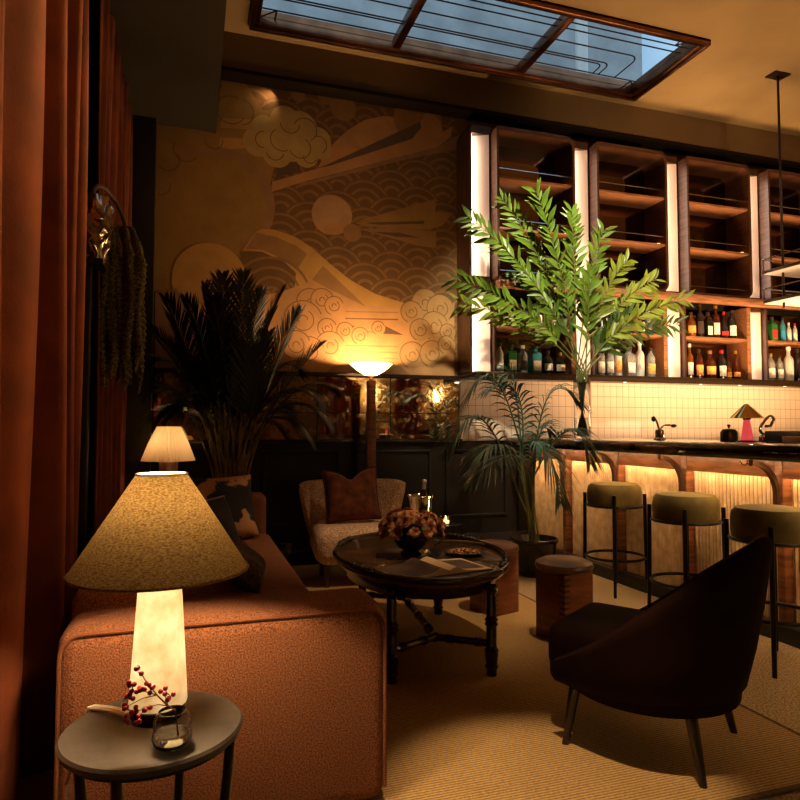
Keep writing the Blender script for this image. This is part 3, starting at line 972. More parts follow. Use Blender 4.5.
# hanging glass rack
t = thing('hanging_rack', 'two-tier wire glass rack hung from the ceiling over the bar', 'rack', (5.12, 4.455, 2.2))
b = MB(); b.box(-.09, -.06, ZC - 2.2 - .012, .09, .06, ZC - 2.2 - .001, .003); b.build('ceiling_plate', M['bronze'], t)
b = MB(); b.tube([(0, 0, .05), (0, 0, ZC - 2.2 - .01)], .011, 10); b.build('rod', M['bronze'], t)
b = MB(); b.box(1.19, -.06, ZC - 2.2 - .012, 1.37, .06, ZC - 2.2 - .001, .003); b.build('ceiling_plate', M['bronze'], t)
b = MB(); b.tube([(1.28, 0, .05), (1.28, 0, ZC - 2.2 - .01)], .011, 10); b.build('rod', M['bronze'], t)
for zz in (.375, .10):
    b = MB(); b.box(-.10, -.55, zz, 1.4, .12, zz + .02, .004); b.build('shelf', M['white_metal'], t)
    b = MB(); b.box(-.108, -.558, zz + .004, 1.408, .128, zz + .034, .004); bmesh.ops.delete(b.bm, geom=[f for f in b.bm.faces if abs(f.normal.z) > .9], context='FACES'); b.build('shelf_edge', M['bronze'], t)
    b = MB(); b.tube([(-.1, -.55, zz + .14), (-.1, .12, zz + .14), (1.4, .12, zz + .14), (1.4, -.55, zz + .14)], .006, 6, closed=True); b.build('wire_rail', M['chrome'], t)
    for x, y in ((-.1, .12), (-.1, -.55), (1.4, .12), (1.4, -.55)):
        b = MB(); b.tube([(x, y, zz + .02), (x, y, zz + .14)], .005, 6); b.build('wire_post', M['chrome'], t)

# ------------------------------------------------------------------ bar stools
def bar_stool(loc, rz, label):
    t = thing('bar_stool', label, 'bar stool', loc, rz, 'olive bar stools')
    b = MB(); b.lathe([(0, .60), (.16, .60), (.180, .612), (.187, .64), (.187, .70), (.181, .735), (.162, .757), (.10, .765), (0, .766)], 40); b.build('seat', M['olive_velvet'], t)
    b = MB(); b.tube([(.190 * cos(a), .190 * sin(a), .605) for a in [2 * PI * k / 40 for k in range(40)]], .009, 6, closed=True); b.build('seat_ring', M['black_metal'], t)
    for k in range(4):
        a = PI / 2 * k
        b = MB(); b.tube([(.202 * cos(a), .202 * sin(a), .69), (.206 * cos(a), .206 * sin(a), .3), (.214 * cos(a), .214 * sin(a), 0)], [.012, .0125, .011], 10); b.build('leg', M['black_metal'], t)
    b = MB(); b.tube([(.200 * cos(a), .200 * sin(a), .245) for a in [2 * PI * k / 48 for k in range(48)]], .010, 8, closed=True); b.build('footrest_ring', M['black_metal'], t)
    return t
s1 = bar_stool((2.875, 3.92, 0), math.radians(45 + 8), 'olive velvet bar stool farthest along, next to the leafy pot plant')
dup(s1, (2.81, 3.15, 0), math.radians(45 + 2), 'olive velvet bar stool standing between the two other bar stools')
dup(s1, (2.735, 2.48, 0), math.radians(45 - 4), 'olive velvet bar stool partly hidden by the dark barrel chair')

# ------------------------------------------------------------------ rug
t = thing('woven_rug', 'large golden woven rug under the coffee table and chairs', 'rug', (0, 1.6, 0))
b = MB(); b.box(-.55, .02, .0005, 2.16, 3.3, .012, .004); b.build('pile', M['rug'], t)
b = MB()
b.box(-.55, 0, .0005, 2.18, .022, .011, .003); b.box(2.158, 0, .0005, 2.18, 3.3, .011, .003)
b.build('binding', M['rug_edge'], t)

# ------------------------------------------------------------------ curtains
def curtain(name, y0, y1, xc, z0, z1, fold, amp, m, label, seed, ax=1, swing=0):
    r = random.Random(seed)
    t = MB()
    n = int((y1 - y0) / fold * 22)
    ph, P = 0, []
    ys = []
    f = fold
    cur, a = 0, amp
    for i in range(n + 1):
        y = y0 + (y1 - y0) * i / n
        ph += 2 * PI / 22 * (1 + .35 * sin(i * .083 + seed))
        a = amp * (.75 + .35 * sin(i * .06 + seed * 2))
        d = a * (sin(ph) + .28 * sin(2 * ph + 1) )
        row = []
        for k in range(13):
            u = k / 12
            z = z0 + (z1 - z0) * u
            q = d * (1 - .25 * u) + .012 * sin(u * 5 + i * .11)
            row.append((xc + q, y + .02 * sin(u * 3 + i * .05), z) if ax == 1 else (y, xc + q, z))
        P.append(row)
    t.grid(P)
    o = t.build(name, m, smooth=180)
    sm = o.modifiers.new('thick', 'SOLIDIFY'); sm.thickness = .006
    return tag(o, label, 'curtain')
curtain('velvet_curtain', 1.05, 3.16, -.505, .01, 3.62, .26, .10, M['velvet'], 'rust orange velvet curtain in front, glowing beside the big table lamp', 3)
curtain('velvet_curtain', 3.72, 5.34, -.50, .01, 3.62, .13, .03, M['velvet'], 'rust velvet curtain hanging further back, behind the hanging tassels', 5)

# ------------------------------------------------------------------ hanging amaranth
t = thing('plant_pedestal', 'slim black pedestal hidden behind the front curtain', 'pedestal', (-.52, 3.50, 0))
b = MB(); b.box(-.03, -.03, 0, .03, .03, 1.96, .006); b.box(-.09, -.07, 1.96, .09, .09, 1.99, .006); b.build('column', M['black'], t)
t = thing('glass_vase', 'crinkled glass vase gleaming behind the front curtain edge', 'vase', (-.50, 3.53, 1.99))
b = MB()
P = []
for k in range(13):
    u = k / 12
    P.append([((.06 + .035 * sin(u * 2.6)) * (1 + .10 * sin(5 * a + u * 9) + .06 * sin(9 * a - u * 14)) * cos(a), (.06 + .035 * sin(u * 2.6)) * (1 + .10 * sin(5 * a + u * 9) + .06 * sin(9 * a - u * 14)) * sin(a), .33 * u) for a in [2 * PI * q / 36 for q in range(36)]])
b.grid(P, closed_v=True)
b.poly([p for p in P[0]])
b.build('body', mat('crinkled_silver_glass', (.35, .27, .18), .12, .9), t, smooth=30)
t = thing('amaranth_spray', 'drooping dark green amaranth tassels hanging beside the rust curtains', 'plant', (0, 0, 0))
q0 = Vector((-.50, 3.53, 2.08))
top = Vector((-.37, 3.92, 2.24))
b = MB(); b.tube([q0] + bez((-.50, 3.54, 2.33), (-.50, 3.64, 2.48), (-.44, 3.82, 2.43), 8) + bez((-.44, 3.82, 2.43), (-.385, 3.91, 2.38), top, 6)[1:], .012, 8)
b.build('arching_stem', M['tassel_stem'], t)
for k in range(36):
    a = 2 * PI * k / 36 * 1.0 + rnd.uniform(-.1, .1)
    rad = rnd.uniform(.05, .15)
    ex, ey = top.x - .07 + (rad * cos(a)) * 1.45, top.y + rad * sin(a) * .8
    zl = rnd.uniform(1.34, 1.56)
    pts = bez(top + Vector((-.02, 0, .02)), (top.x - .04 + (ex - top.x) * .9, top.y + (ey - top.y) * .9, top.z + .12), (ex, ey, top.z - .12), 7)
    m_ = 60
    for q in range(1, m_ + 1):
        u = q / m_
        pts.append(Vector((ex + .010 * sin(u * 7 + k), ey + .010 * cos(u * 6 + k), top.z - .12 - (top.z - .12 - zl) * u)))
    rads = []
    for q in range(len(pts)):
        u = q / len(pts)
        rads.append(.0165 * (1 + .38 * sin(q * 2.1 + k)) * min(1, .35 + u * 6) * min(1, (1 - u) * 5 + .25))
    b = MB(); b.tube(pts, rads, 7); b.build('tassel', M['tassel'], t, smooth=0)

# ------------------------------------------------------------------ sofa
SX0, SX1, SY0, SY1 = -.34, .585, 1.92, 4.75
t = thing('sofa', 'long rust tweed sofa with rounded arms along the curtains', 'sofa', (0, SY0, 0))
LY = SY1 - SY0
b = MB(); b.box(SX0 + .02, .04, .09, SX1 - .05, LY - .03, .30, .02); b.build('base', M['tweed'], t)
def armshape(y0, y1, ztop, name):
    a = MB()
    a.box(SX0, y0, .014, SX1, y1, ztop, .055, 5)
    return a.build(name, M['tweed'], t)
armshape(0, .27, .612, 'near_arm'); b = MB(); b.box(SX0, LY - .2, .07, .50, LY, .70, .055, 5); b.build('far_arm', M['tweed'], t)
b = MB()
zt, xr = .585, .006
loop = [(SX0 + .012, .06)] + [(SX0 + .012, z) for z in (.3, .5)] + arc(SX0 + .07, zt - .045, .058, PI, PI / 2, 6) + arc(SX1 - .07, zt - .045, .058, PI / 2, 0, 6) + [(SX1 - .012, .5), (SX1 - .012, .3), (SX1 - .012, .06)]
b.tube([(x, .004, z) for x, z in loop], .0055, 6); b.build('piping', M['tweed_dark'], t)
b = MB(); b.box(SX0, .2, .09, -.09, LY - .15, .68, .06, 4); b.build('back', M['tweed'], t)
for k in range(3):
    y0 = .272 + k * (LY - .49) / 3
    b = MB(); b.box(-.12, y0 + .003, .29, .52, y0 + (LY - .49) / 3 - .003, .435, .045, 4); b.build('seat_cushion', M['tweed'], t)
for x in (SX0 + .1, SX1 - .1):
    for y in (.42, LY - .1):
        b = MB(); b.lathe([(0, 0), (.018, 0), (.024, .09), (0, .09)], 12, (x, y, 0)); b.build('leg', M['wood_ebony'], t)

def cushion(name, loc, w_, h_, th, rot, m, label, chop=0, trim_m=None):
    """square cushion in its own xz plane, plump in y"""
    t = thing(name, label, 'cushion', loc)
    t.rotation_euler = rot
    n = 18
    F, Bk = [], []
    for i in range(n + 1):
        rf, rb = [], []
        for j in range(n + 1):
            u, v = -1 + 2 * i / n, -1 + 2 * j / n
            pin = 1 - .07 * (1 - v * v) * abs(u) ** 2 - .0
            piz = 1 - .07 * (1 - u * u) * abs(v) ** 2
            x, z = u * pin * w_ / 2, v * piz * h_ / 2
            if chop and v > 0:
                z -= chop * v * v * math.exp(-abs(u / .34) ** 1.5)
            d = th / 2 * ((1 - u ** 4) * (1 - v ** 4)) ** .55
            d += .006 * sin(7 * u + 3 * v) * (1 - u * u) * (1 - v * v)
            rf.append((x, -d, z + h_ / 2)); rb.append((x, d, z + h_ / 2))
        F.append(rf); Bk.append(rb)
    b = MB(); b.grid(F); b.grid(Bk)
    bmesh.ops.remove_doubles(b.bm, verts=b.bm.verts, dist=1e-5)
    bmesh.ops.recalc_face_normals(b.bm, faces=b.bm.faces)
    b.build('cover', m, t, smooth=180)
    if trim_m:
        e = [F[0][j] for j in range(n + 1)] + [F[i][n] for i in range(1, n + 1)] + [F[n][j] for j in range(n - 1, -1, -1)] + [F[i][0] for i in range(n - 1, 0, -1)]
        b = MB(); b.tube(e, .008, 6, closed=True); b.build('trim', trim_m, t)
    return t
cushion('scatter_cushion', (.19, 4.22, .44), .50, .44, .16, (math.radians(-24), 0, math.radians(16)), M['floral'], 'cushion printed with pale leaves on black at the far sofa end', 0)
cushion('scatter_cushion', (.15, 3.80, .44), .40, .33, .14, (math.radians(-24), 0, math.radians(48)), M['black_cloth'], 'charcoal fringed cushion leaning on the leaf-print cushion', 0, M['fringe'])
cushion('scatter_cushion', (.32, 3.08, .44), .44, .24, .13, (math.radians(-48), 0, math.radians(82)), M['brown_cloth'], 'dark brown cushion lying low behind the big lampshade', 0)

# ------------------------------------------------------------------ side table, lamp and bud vase
TZ = .50
tc_ = (-.072, 1.535)
t = thing('side_table', 'round slate-topped side table with black legs in front of the sofa', 'side table', (tc_[0], tc_[1], 0))
b = MB(); b.lathe([(0, TZ - .022), (.175, TZ - .022), (.187, TZ - .018), (.190, TZ - .006), (.185, TZ), (0, TZ)], 56); b.build('tabletop', M['slate'], t)
b = MB(); b.lathe([(.165, TZ - .03), (.175, TZ - .03), (.175, TZ - .0225), (.165, TZ - .0225), (.165, TZ - .03)], 40); b.build('rim', M['black_metal'], t)
for k in range(4):
    a = math.radians(-20 + 90 * k)
    b = MB(); b.tube([(.170 * cos(a), .170 * sin(a), TZ - .023), (.165 * cos(a), .165 * sin(a), .4), (.145 * cos(a), .145 * sin(a), .2), (.15 * cos(a), .15 * sin(a), 0)], .011, 10); b.build('leg', M['black_metal'], t)
LP = on(158, 716, 2, TZ)
print('lamp', LP)
t = thing('table_lamp', 'large table lamp with glowing alabaster cone and wide olive linen shade', 'lamp', (LP.x, LP.y, TZ))
b = MB(); b.lathe([(0, 0), (.058, 0), (.060, .004), (.060, .026), (.056, .03), (0, .03)], 32); b.build('base_ring', M['bronze'], t)
b = MB(); b.lathe([(.062, .031), (.063, .035), (.053, .20), (.043, .355), (.040, .36), (.010, .36)], 40); b.build('stone_body', M['alabaster'], t)
b = MB(); b.lathe([(0, .05), (.012, .05), (.012, .33), (0, .33)], 10); b.build('inner_bulb', M['inner_bulb'], t)
b = MB(); b.lathe([(.009, .36), (.009, .40), (.014, .40), (.014, .43), (0, .43)], 12); b.build('socket', M['brass'], t)
b = MB(); b.ball((0, 0, .455), .03, 2); b.build('bulb', M['bulb_big'], t)
sh = []
b = MB(); b.lathe([(.195, .327), (.0555, .546)], 64); b.build('shade', M['shade'], t, smooth=60)
b = MB(); b.tube([(.195 * cos(a), .195 * sin(a), .327) for a in [2 * PI * k / 64 for k in range(64)]], .0028, 6, closed=True); b.build('lower_rim', M['shade'], t)
b = MB(); b.tube([(.0555 * cos(a), .0555 * sin(a), .546) for a in [2 * PI * k / 32 for k in range(32)]], .0025, 6, closed=True); b.build('upper_rim', M['cord'], t)
b = MB()
for k in range(3):
    a = 2 * PI * k / 3
    b.tube([(0.01 * cos(a), .01 * sin(a), .415), (.10 * cos(a), .10 * sin(a), .41), (.138 * cos(a), .138 * sin(a), .412)], .002, 5)
b.build('shade_spider', M['brass'], t)
c0, c1 = on(133, 724, 2, TZ), on(95, 711, 2, TZ)
c0 = (-.062 + 0, -.01, .014)
e1 = (c1.x - LP.x, c1.y - LP.y, .008)
dx, dy = e1[0], e1[1]
q_ = Vector((c1.x - tc_[0], c1.y - tc_[1])).normalized() * .196
edge = (tc_[0] + q_.x - LP.x, tc_[1] + q_.y - LP.y)
h_ = on(66, 785, 1, 1.52)
hx, hy = h_.x - LP.x, 1.52 - LP.y
b = MB(); b.tube(bez(c0, (e1[0] * .6, e1[1] * .5 - .02, .02), e1, 8) + [(edge[0], edge[1], .004), (edge[0] - .008, edge[1] + .002, -.04), (hx, hy, h_.z - TZ), (hx - .02, hy, -.49)], [.0075] * 9 + [.005] * 4, 8)
b.build('cord', M['cord'], t)

VP = on(172, 746, 2, TZ)
t = thing('bud_vase', 'small round ribbed clear glass bud vase on the slate table', 'vase', (VP.x, VP.y, TZ + .0005))
t.scale = (.9, .9, .72)
out = [(0, 0), (.030, 0), (.040, .010), (.0445, .028), (.042, .044), (.039, .050), (.042, .056), (.043, .070), (.036, .088), (.030, .094), (.031, .098)]
inn = [(.028, .097), (.027, .094), (.033, .087), (.039, .070), (.038, .057), (.035, .050), (.038, .044), (.040, .028), (.036, .014), (.028, .008), (0, .008)]
b = MB(); b.lathe(out + inn, 36); b.build('glass', M['glass'], t, smooth=60)
b = MB(); b.lathe([(0, .0083), (.0275, .0083), (.0355, .0143), (.0395, .028), (.0385, .036), (0, .036)], 36); b.build('water', M['water'], t, smooth=60)
t = thing('berry_sprig', 'sprig of dark red berries leaning from the bud vase', 'berry branch', (VP.x, VP.y, TZ + .012))
tw = MB()
def bp(px, py, dy=0):
    p = on(px, py, 1, VP.y + dy)
    return Vector((p.x - VP.x, p.y - VP.y, p.z - TZ - .012))
root = Vector((.012, 0, .005)); nk = bp(168, 706, -.01)
main = [root, Vector((.005, 0, .06)), nk, bp(157, 695, -.02), bp(145, 680, -.03)]
tw.tube(main, [.0022, .002, .0018, .0014, .001], 6)
tips = []
for A, Bp in ((nk, (148, 707)), ((148, 707), (130, 718)), ((157, 695), (133, 692)), ((157, 695), (128, 706)), ((148, 707), (138, 720)), (nk, (163, 692)), ((163, 692), (171, 697)), ((145, 680), (138, 672)), ((145, 680), (152, 690)), ((133, 692), (132, 685)), ((157, 695), (147, 686))):
    a = A if isinstance(A, Vector) else bp(*A, -.02)
    c = bp(*Bp, -.03 + rnd.uniform(-.02, .02))
    tw.tube([a, (a + c) / 2 + Vector((0, 0, .004)), c], [.0013, .001, .0008], 5)
    tips.append(c)
tips += [bp(133, 710, -.03), bp(130, 698, -.02), bp(142, 688, -.03)]
tw.build('twig', M['twig'], t)
bm_ = None
for c in tips:
    for q in range(3):
        p = c + Vector((rnd.uniform(-.007, .007), rnd.uniform(-.007, .007), rnd.uniform(-.006, .006)))
        if bm_ is None:
            b = MB(); b.ball((0, 0, 0), .0052, 2); bm_ = b.build('berry', M['berry'], t); bm_.location = p
        else:
            o = bm_.copy(); COL.objects.link(o); o.location = p; o.parent = t

# ------------------------------------------------------------------ small pleated lamp on its stand by the wall
PLx, PLy, PLz = -.165, 5.03, .80
t = thing('pedestal_table', 'small dark pedestal table behind the sofa under the pleated lamp', 'table', (PLx, PLy, 0))
b = MB(); b.lathe([(0, PLz - .02), (.135, PLz - .02), (.138, PLz - .005), (.13, PLz), (0, PLz)], 32); b.build('top', M['wood_ebony'], t)
b = MB(); b.lathe([(0, 0), (.12, 0), (.12, .015), (.03, .04), (.02, PLz - .02), (0, PLz - .02)], 24); b.build('column', M['wood_ebony'], t)
t = thing('table_lamp', 'small cream pleated lamp with stone base behind the big lampshade', 'lamp', (PLx, PLy, PLz))
b = MB(); b.lathe([(0, 0), (.062, 0), (.066, .005), (.066, .105), (.06, .112), (0, .112)], 24); b.build('base', mat('pink_marble', (.42, .22, .14), .35, color2=(.65, .42, .3), scale=14, detail=8), t)
b = MB(); P = []
n = 72
for k in range(n):
    a = 2 * PI * k / n
    q = 1 + (.05 if k % 2 else -.05)
    P.append([(.182 * q * cos(a), .195 * q * sin(a), .115), (.135 * q * cos(a), .135 * q * sin(a), .245), (.082 * q * cos(a), .082 * q * sin(a), .365)])
b.grid(P, closed_u=True); b.build('shade', M['shade_pleat'], t, smooth=0)
b = MB(); b.ball((0, 0, .22), .022, 2); b.build('bulb', M['bulb'], t)
b = MB(); b.tube([(0, 0, .112), (0, 0, .2)], .008, 8); b.build('stem', M['brass'], t)

# ------------------------------------------------------------------ torchiere
TX, TY = 1.43, 5.22
t = thing('floor_lamp', 'reddish wood uplighter floor lamp with glowing glass bowl behind the armchair', 'floor lamp', (TX, TY, 0))
b = MB(); b.lathe([(0, 0), (.13, 0), (.13, .02), (.05, .035), (0, .035)], 32); b.build('base', M['wood_dark'], t)
b = MB(); b.box(-.038, -.02, .03, .038, .02, 1.555, .006); b.build('pole', M['wood'], t)
b = MB(); b.lathe([(0, 1.555), (.012, 1.555), (.020, 1.565), (.014, 1.582), (.026, 1.592), (0, 1.6)], 16); b.build('finial', M['brass'], t)
b = MB(); b.lathe([(.012, 1.596), (.05, 1.602), (.11, 1.632), (.178, 1.69), (.182, 1.694)], 40); b.build('glass_bowl', M['shade_glass'], t, smooth=60)
b = MB(); b.ball((0, 0, 1.655), .028, 2); b.build('bulb', M['bulb_torch'], t)

# ------------------------------------------------------------------ boucle armchair
t = thing('armchair', 'beige boucle armchair with curved buttoned back facing the coffee table', 'armchair', (1.20, 4.83, 0), math.radians(-6))
def backpt(u, v, off):
    """u -1..1 across, v 0..1 up; the back wraps forward at the sides"""
    ww = .30 + .12 * v ** .7
    a = u * 1.02
    R = ww / sin(1.02)
    x = R * sin(a)
    y = .30 - (R - R * cos(a)) * .75
    zt = .745 - .03 * (abs(u) ** 6) - .012 * (1 - abs(u)) ** 2
    z = .28 + (zt - .28) * v
    nx, ny = sin(a) * .8, cos(a)
    for bu, bv in ((-.45, .72), (0, .72), (.45, .72), (-.22, .5), (.22, .5)):
        d2 = ((u - bu) / .13) ** 2 + ((v - bv) / .10) ** 2
        if off < 0:
            off += .020 * math.exp(-d2)
    return Vector((x + nx * off, y + ny * off, z))
b = MB()
P = []
NU, NV = 44, 18
for i in range(NU + 1):
    u = -1 + 2 * i / NU
    row = []
    for j in range(NV + 1):
        row.append(backpt(u, j / NV, -.055 * min(1, (1 - abs(u)) * 8 + .35) * min(1, (1 - j / NV) * 6 + .3)))
    for j in range(NV, -1, -1):
        row.append(backpt(u, j / NV, .055 * min(1, (1 - abs(u)) * 8 + .35) * min(1, (1 - j / NV) * 6 + .3)))
    P.append(row)
b.grid(P, closed_v=True)
b.poly(P[0]); b.poly(P[-1][::-1])
bmesh.ops.recalc_face_normals(b.bm, faces=b.bm.faces)
b.build('backrest', M['boucle'], t, smooth=70)
for bu, bv in ((-.45, .72), (0, .72), (.45, .72), (-.22, .5), (.22, .5)):
    p = backpt(bu, bv, -.055)
    k_ = MB(); k_.ball(p, .013, 2, sc=(1, .6, 1)); k_.build('button', M['boucle'], t)
b = MB(); b.box(-.335, -.36, .17, .335, .24, .44, .10, 5); b.build('seat', M['boucle'], t, smooth=80)
for x in (-.24, .24):
    for y in (-.26, .18):
        b = MB(); b.lathe([(0, 0), (.016, 0), (.026, .19), (0, .19)], 12, (x, y, 0)); b.build('leg', M['wood_dark'], t)
cushion('scatter_cushion', (1.165, 4.735, .455), .42, .40, .16, (math.radians(-16), math.radians(-3), math.radians(-4)), M['rust_cloth'], 'dark rust piped cushion with chopped top on the beige armchair', .085, M['rust_piping'])

# ------------------------------------------------------------------ small black table, bucket, candle
t = thing('drinks_table', 'low black square table between armchair and dark panelling', 'side table', (1.70, 4.52, 0), math.radians(12))
b = MB(); b.box(-.19, -.19, .425, .19, .19, .445, .004); b.build('top', M['black_metal'], t)
for x in (-.17, .17):
    for y in (-.17, .17):
        b = MB(); b.box(x - .01, y - .01, 0, x + .01, y + .01, .425, .002); b.build('leg', M['black_metal'], t)
t = thing('ice_bucket', 'tapered steel ice bucket with flared lip on the black table', 'ice bucket', (1.635, 4.55, .4455))
b = MB(); b.lathe([(0, 0), (.062, 0), (.066, .01), (.092, .185), (.105, .205), (.103, .208), (.088, .186), (.062, .014), (0, .012)], 36); b.build('bucket', M['chrome'], t, smooth=50)
t = thing('wine_bottle', 'neck of a foil-topped bottle standing in the steel ice bucket', 'bottle', (1.645, 4.55, .459))
t.rotation_euler = (0, math.radians(3), 0)
b = MB(); b.lathe([(0, 0), (.036, 0), (.038, .01), (.038, .16), (.028, .20), (.016, .24), (.0135, .285), (0, .285)], 20); b.build('glass_body', M['g_dark'], t)
b = MB(); b.lathe([(.0165, .225), (.0155, .285), (.018, .29), (.018, .303), (.012, .312), (0, .312)], 16); b.build('foil', M['foil'], t)
t = thing('tealight_holder', 'round glass tealight holder burning on the black table', 'candle', (1.79, 4.44, .4455))
b = MB(); b.lathe([(0, 0), (.03, 0), (.045, .015), (.05, .035), (.042, .058), (.034, .066), (.032, .064), (.040, .056), (.047, .035), (.042, .017), (.028, .004), (0, .004)], 28); b.build('glass', M['glass'], t, smooth=60)
b = MB(); b.lathe([(0, .0045), (.024, .0045), (.024, .028), (0, .028)], 20); b.build('candle', mat('candle_wax', (.9, .7, .45), .6, emit=(1, .55, .2), estr=1.5), t)
b = MB(); b.lathe([(0, .029), (.005, .034), (.006, .042), (.003, .054), (0, .064)], 10); b.build('flame', M['flame'], t)

# ------------------------------------------------------------------ coffee table
CT = (1.16, 3.27)
CR = math.radians(-7)
CA, CB = .665, .45       # along y, along x
TH = .475
t = thing('coffee_table', 'oval ebonised tray-top coffee table with bamboo-turned legs on the rug', 'coffee table', (CT[0], CT[1], 0), CR)
b = MB(); b.lathe([(0, TH - .028), (.94, TH - .028), (.97, TH - .02), (.985, TH - .006), (.97, TH), (0, TH)], 72, sx=CB, sy=CA); b.build('top', M['wood_tray'], t)
b = MB(); b.lathe([(.80, TH - .09), (.86, TH - .088), (.88, TH - .06), (.93, TH - .029), (.80, TH - .029)], 72, sx=CB, sy=CA); b.build('apron', M['wood_ebony'], t)
b = MB(); P = []
prof = [(.955, -.002), (.99, -.002), (1.0, .008), (1.005, .018), (.998, .026), (.985, .029), (.972, .025), (.962, .014)]
for k in range(96):
    a = 2 * PI * k / 96
    s = 1 + .012 * cos(8 * a)
    P.append([(CB * r * s * cos(a), CA * r * s * sin(a), TH + z) for r, z in prof])
b.grid(P, closed_u=True, closed_v=True); b.build('raised_rim', M['wood_ebony'], t, smooth=60)
for a0 in (35, 145, 215, 325):
    o_ = MB()
    for k in range(-3, 4):
        a = math.radians(a0 + k * 3.6)
        o_.ball((CB * .965 * cos(a), CA * .965 * sin(a), TH + .022), .015 if k % 2 else .020, 2, sc=(1, 1, .9))
    o_.build('carved_ornament', M['wood_ebony'], t)
LEGS = [(-.235, -.50), (.235, -.50), (.235, .50), (-.235, .50)]
def bamboo(p, q, r, knots, n=10):
    p, q = Vector(p), Vector(q)
    pts, rr = [], []
    m_ = 40
    for i in range(m_ + 1):
        u = i / m_
        k = max([math.exp(-((u - x) / .018) ** 2) for x in knots] + [0])
        pts.append(p + (q - p) * u); rr.append(r * (1 + .38 * k))
    return MB().tube(pts, rr, n)
for x, y in LEGS:
    b = bamboo((x, y, 0), (x, y, TH - .05), .024, (.12, .28, .30, .58, .62, .95))
    b.tube([(x, y, 0), (x, y, .11), (x, y, .13)], [.019, .032, .030], 10)
    b.build('leg', M['wood_ebony'], t)
zs = .155
for y in (-.5, .5):
    m0 = (0, y * .72, zs)
    for x in (-.235, .235):
        b = bamboo((x, y, zs), m0, .017, (.2, .26, .7, .76), 8); b.build('stretcher', M['wood_ebony'], t)
b = bamboo((0, -.36, zs), (0, .36, zs), .018, (.0, .15, .2, .5, .8, .85, 1), 8); b.build('stretcher', M['wood_ebony'], t)

# on the table
TT = TH + .0006
FB = on(411, 551, 2, TT)
print('bowl', FB)
t = thing('flower_bowl', 'dark footed bowl holding dried roses on the coffee table', 'bowl', (1.135, 3.32, TT))
b = MB(); b.lathe([(0, 0), (.055, 0), (.058, .008), (.04, .018), (.075, .04), (.105, .085), (.112, .12), (.107, .12), (.10, .085), (.07, .048), (0, .035)], 36); b.build('body', mat('dark_bowl_glaze', (.02, .014, .012), .2), t, smooth=60)
t = thing('dried_bouquet', 'bunch of brown dried roses filling the dark bowl', 'flowers', (1.135, 3.32, TT + .05))
def rose_mesh():
    b = MB()
    for ring, (r, tilt, nn) in enumerate(((.010, 1.35, 4), (.018, 1.05, 5), (.028, .7, 6), (.036, .35, 7))):
        for k in range(nn):
            a = 2 * PI * k / nn + ring * .6
            P = []
            for i in range(4):
                row = []
                for j in range(5):
                    u = i / 3; v = -1 + j / 2
                    rad = r * .35 + r * u * cos(tilt) + r * .1
                    z = r * u * sin(tilt) * 1.3 + ring * -.004
                    wv = r * .75 * (1 - .5 * u * u) * v
                    rr = rad - abs(v) * r * .12 + (.006 * u * u)
                    row.append((rr * cos(a) - wv * sin(a), rr * sin(a) + wv * cos(a), z + .002 * sin(9 * v)))
                P.append(row)
            b.grid(P)
    return b
first = {}
spots = []
for i in range(62):
    th = 2.39996 * i
    ph = math.sqrt((i + .5) / 62)
    R_ = .178 + rnd.uniform(-.015, .02)
    x, y, z = R_ * 1.0 * ph * cos(th), R_ * ph * sin(th), .06 + .10 * math.sqrt(max(0, 1 - ph * ph * .9)) + rnd.uniform(-.03, .03)
    spots.append((x, y, z))
for i, (x, y, z) in enumerate(spots):
    mk = 'petal' if rnd.random() < .6 else 'petal_dark'
    if mk not in first:
        o = rose_mesh().build('rose', M[mk], t, smooth=70); first[mk] = o
    else:
        o = first[mk].copy(); COL.objects.link(o); o.parent = t
    o.location = (x, y, z)
    sc = rnd.uniform(.52, .78)
    o.scale = (sc, sc, sc)
    q = Vector((x, y, z - .05 + .06)).normalized().to_track_quat('Z', 'Y')
    o.rotation_mode = 'QUATERNION'
    o.rotation_quaternion = q
b = MB()
for i in range(70):
    a = rnd.uniform(0, 2 * PI); r = rnd.uniform(.05, .17); L_ = rnd.uniform(.03, .055)
    p = Vector((r * cos(a), r * sin(a), rnd.uniform(.03, .12))); d = Vector((cos(a), sin(a), rnd.uniform(-.3, .6))).normalized(); s_ = d.cross(Vector((0, 0, 1))).normalized() * L_ * .3
    b.grid([[p, p + d * .001], [p + d * L_ * .5 - s_, p + d * L_ * .5 + s_], [p + d * L_, p + d * L_ * 1.001]])
b.build('leaves', M['leaf_dark'], t)
b = MB()
for x, y, z in spots:
    b.tube([(x * .15, y * .15, -.0), (x * .5, y * .5, z * .6), (x, y, z)], .002, 4)
b.build('stems', M['twig'], t)
ND = (1.40, 3.20)
t = thing('snack_dish', 'shallow dish on the coffee table heaped with nuts', 'dish', (ND[0], ND[1], TT))
b = MB(); b.lathe([(0, 0), (.06, 0), (.095, .012), (.105, .02), (.10, .021), (.06, .008), (0, .007)], 36); b.build('dish', M['bronze'], t)
b = MB()
for i in range(90):
    a = rnd.uniform(0, 2 * PI); r = .085 * math.sqrt(rnd.random())
    b.ball((ND[0] + r * cos(a), ND[1] + r * sin(a), TT + .013 + (.02 * (1 - r / .09)) * rnd.random()), rnd.uniform(.006, .010), 1, sc=(1.2, .9, .8))
o = b.build('nuts', M['nuts']); o['label'] = 'golden brown nuts heaped in the shallow dish on the coffee table'; o['category'] = 'nuts'; o['kind'] = 'stuff'
b = MB(); b.tube(bez((1.27, 3.33, TT + .03), (1.33, 3.36, TT + .07), (1.50, 3.17, TT + .055), 10), .006, 6); tag(b.build('cinnamon_twig', M['tassel_stem']), 'thin brown twig resting across the nut dish', 'twig')
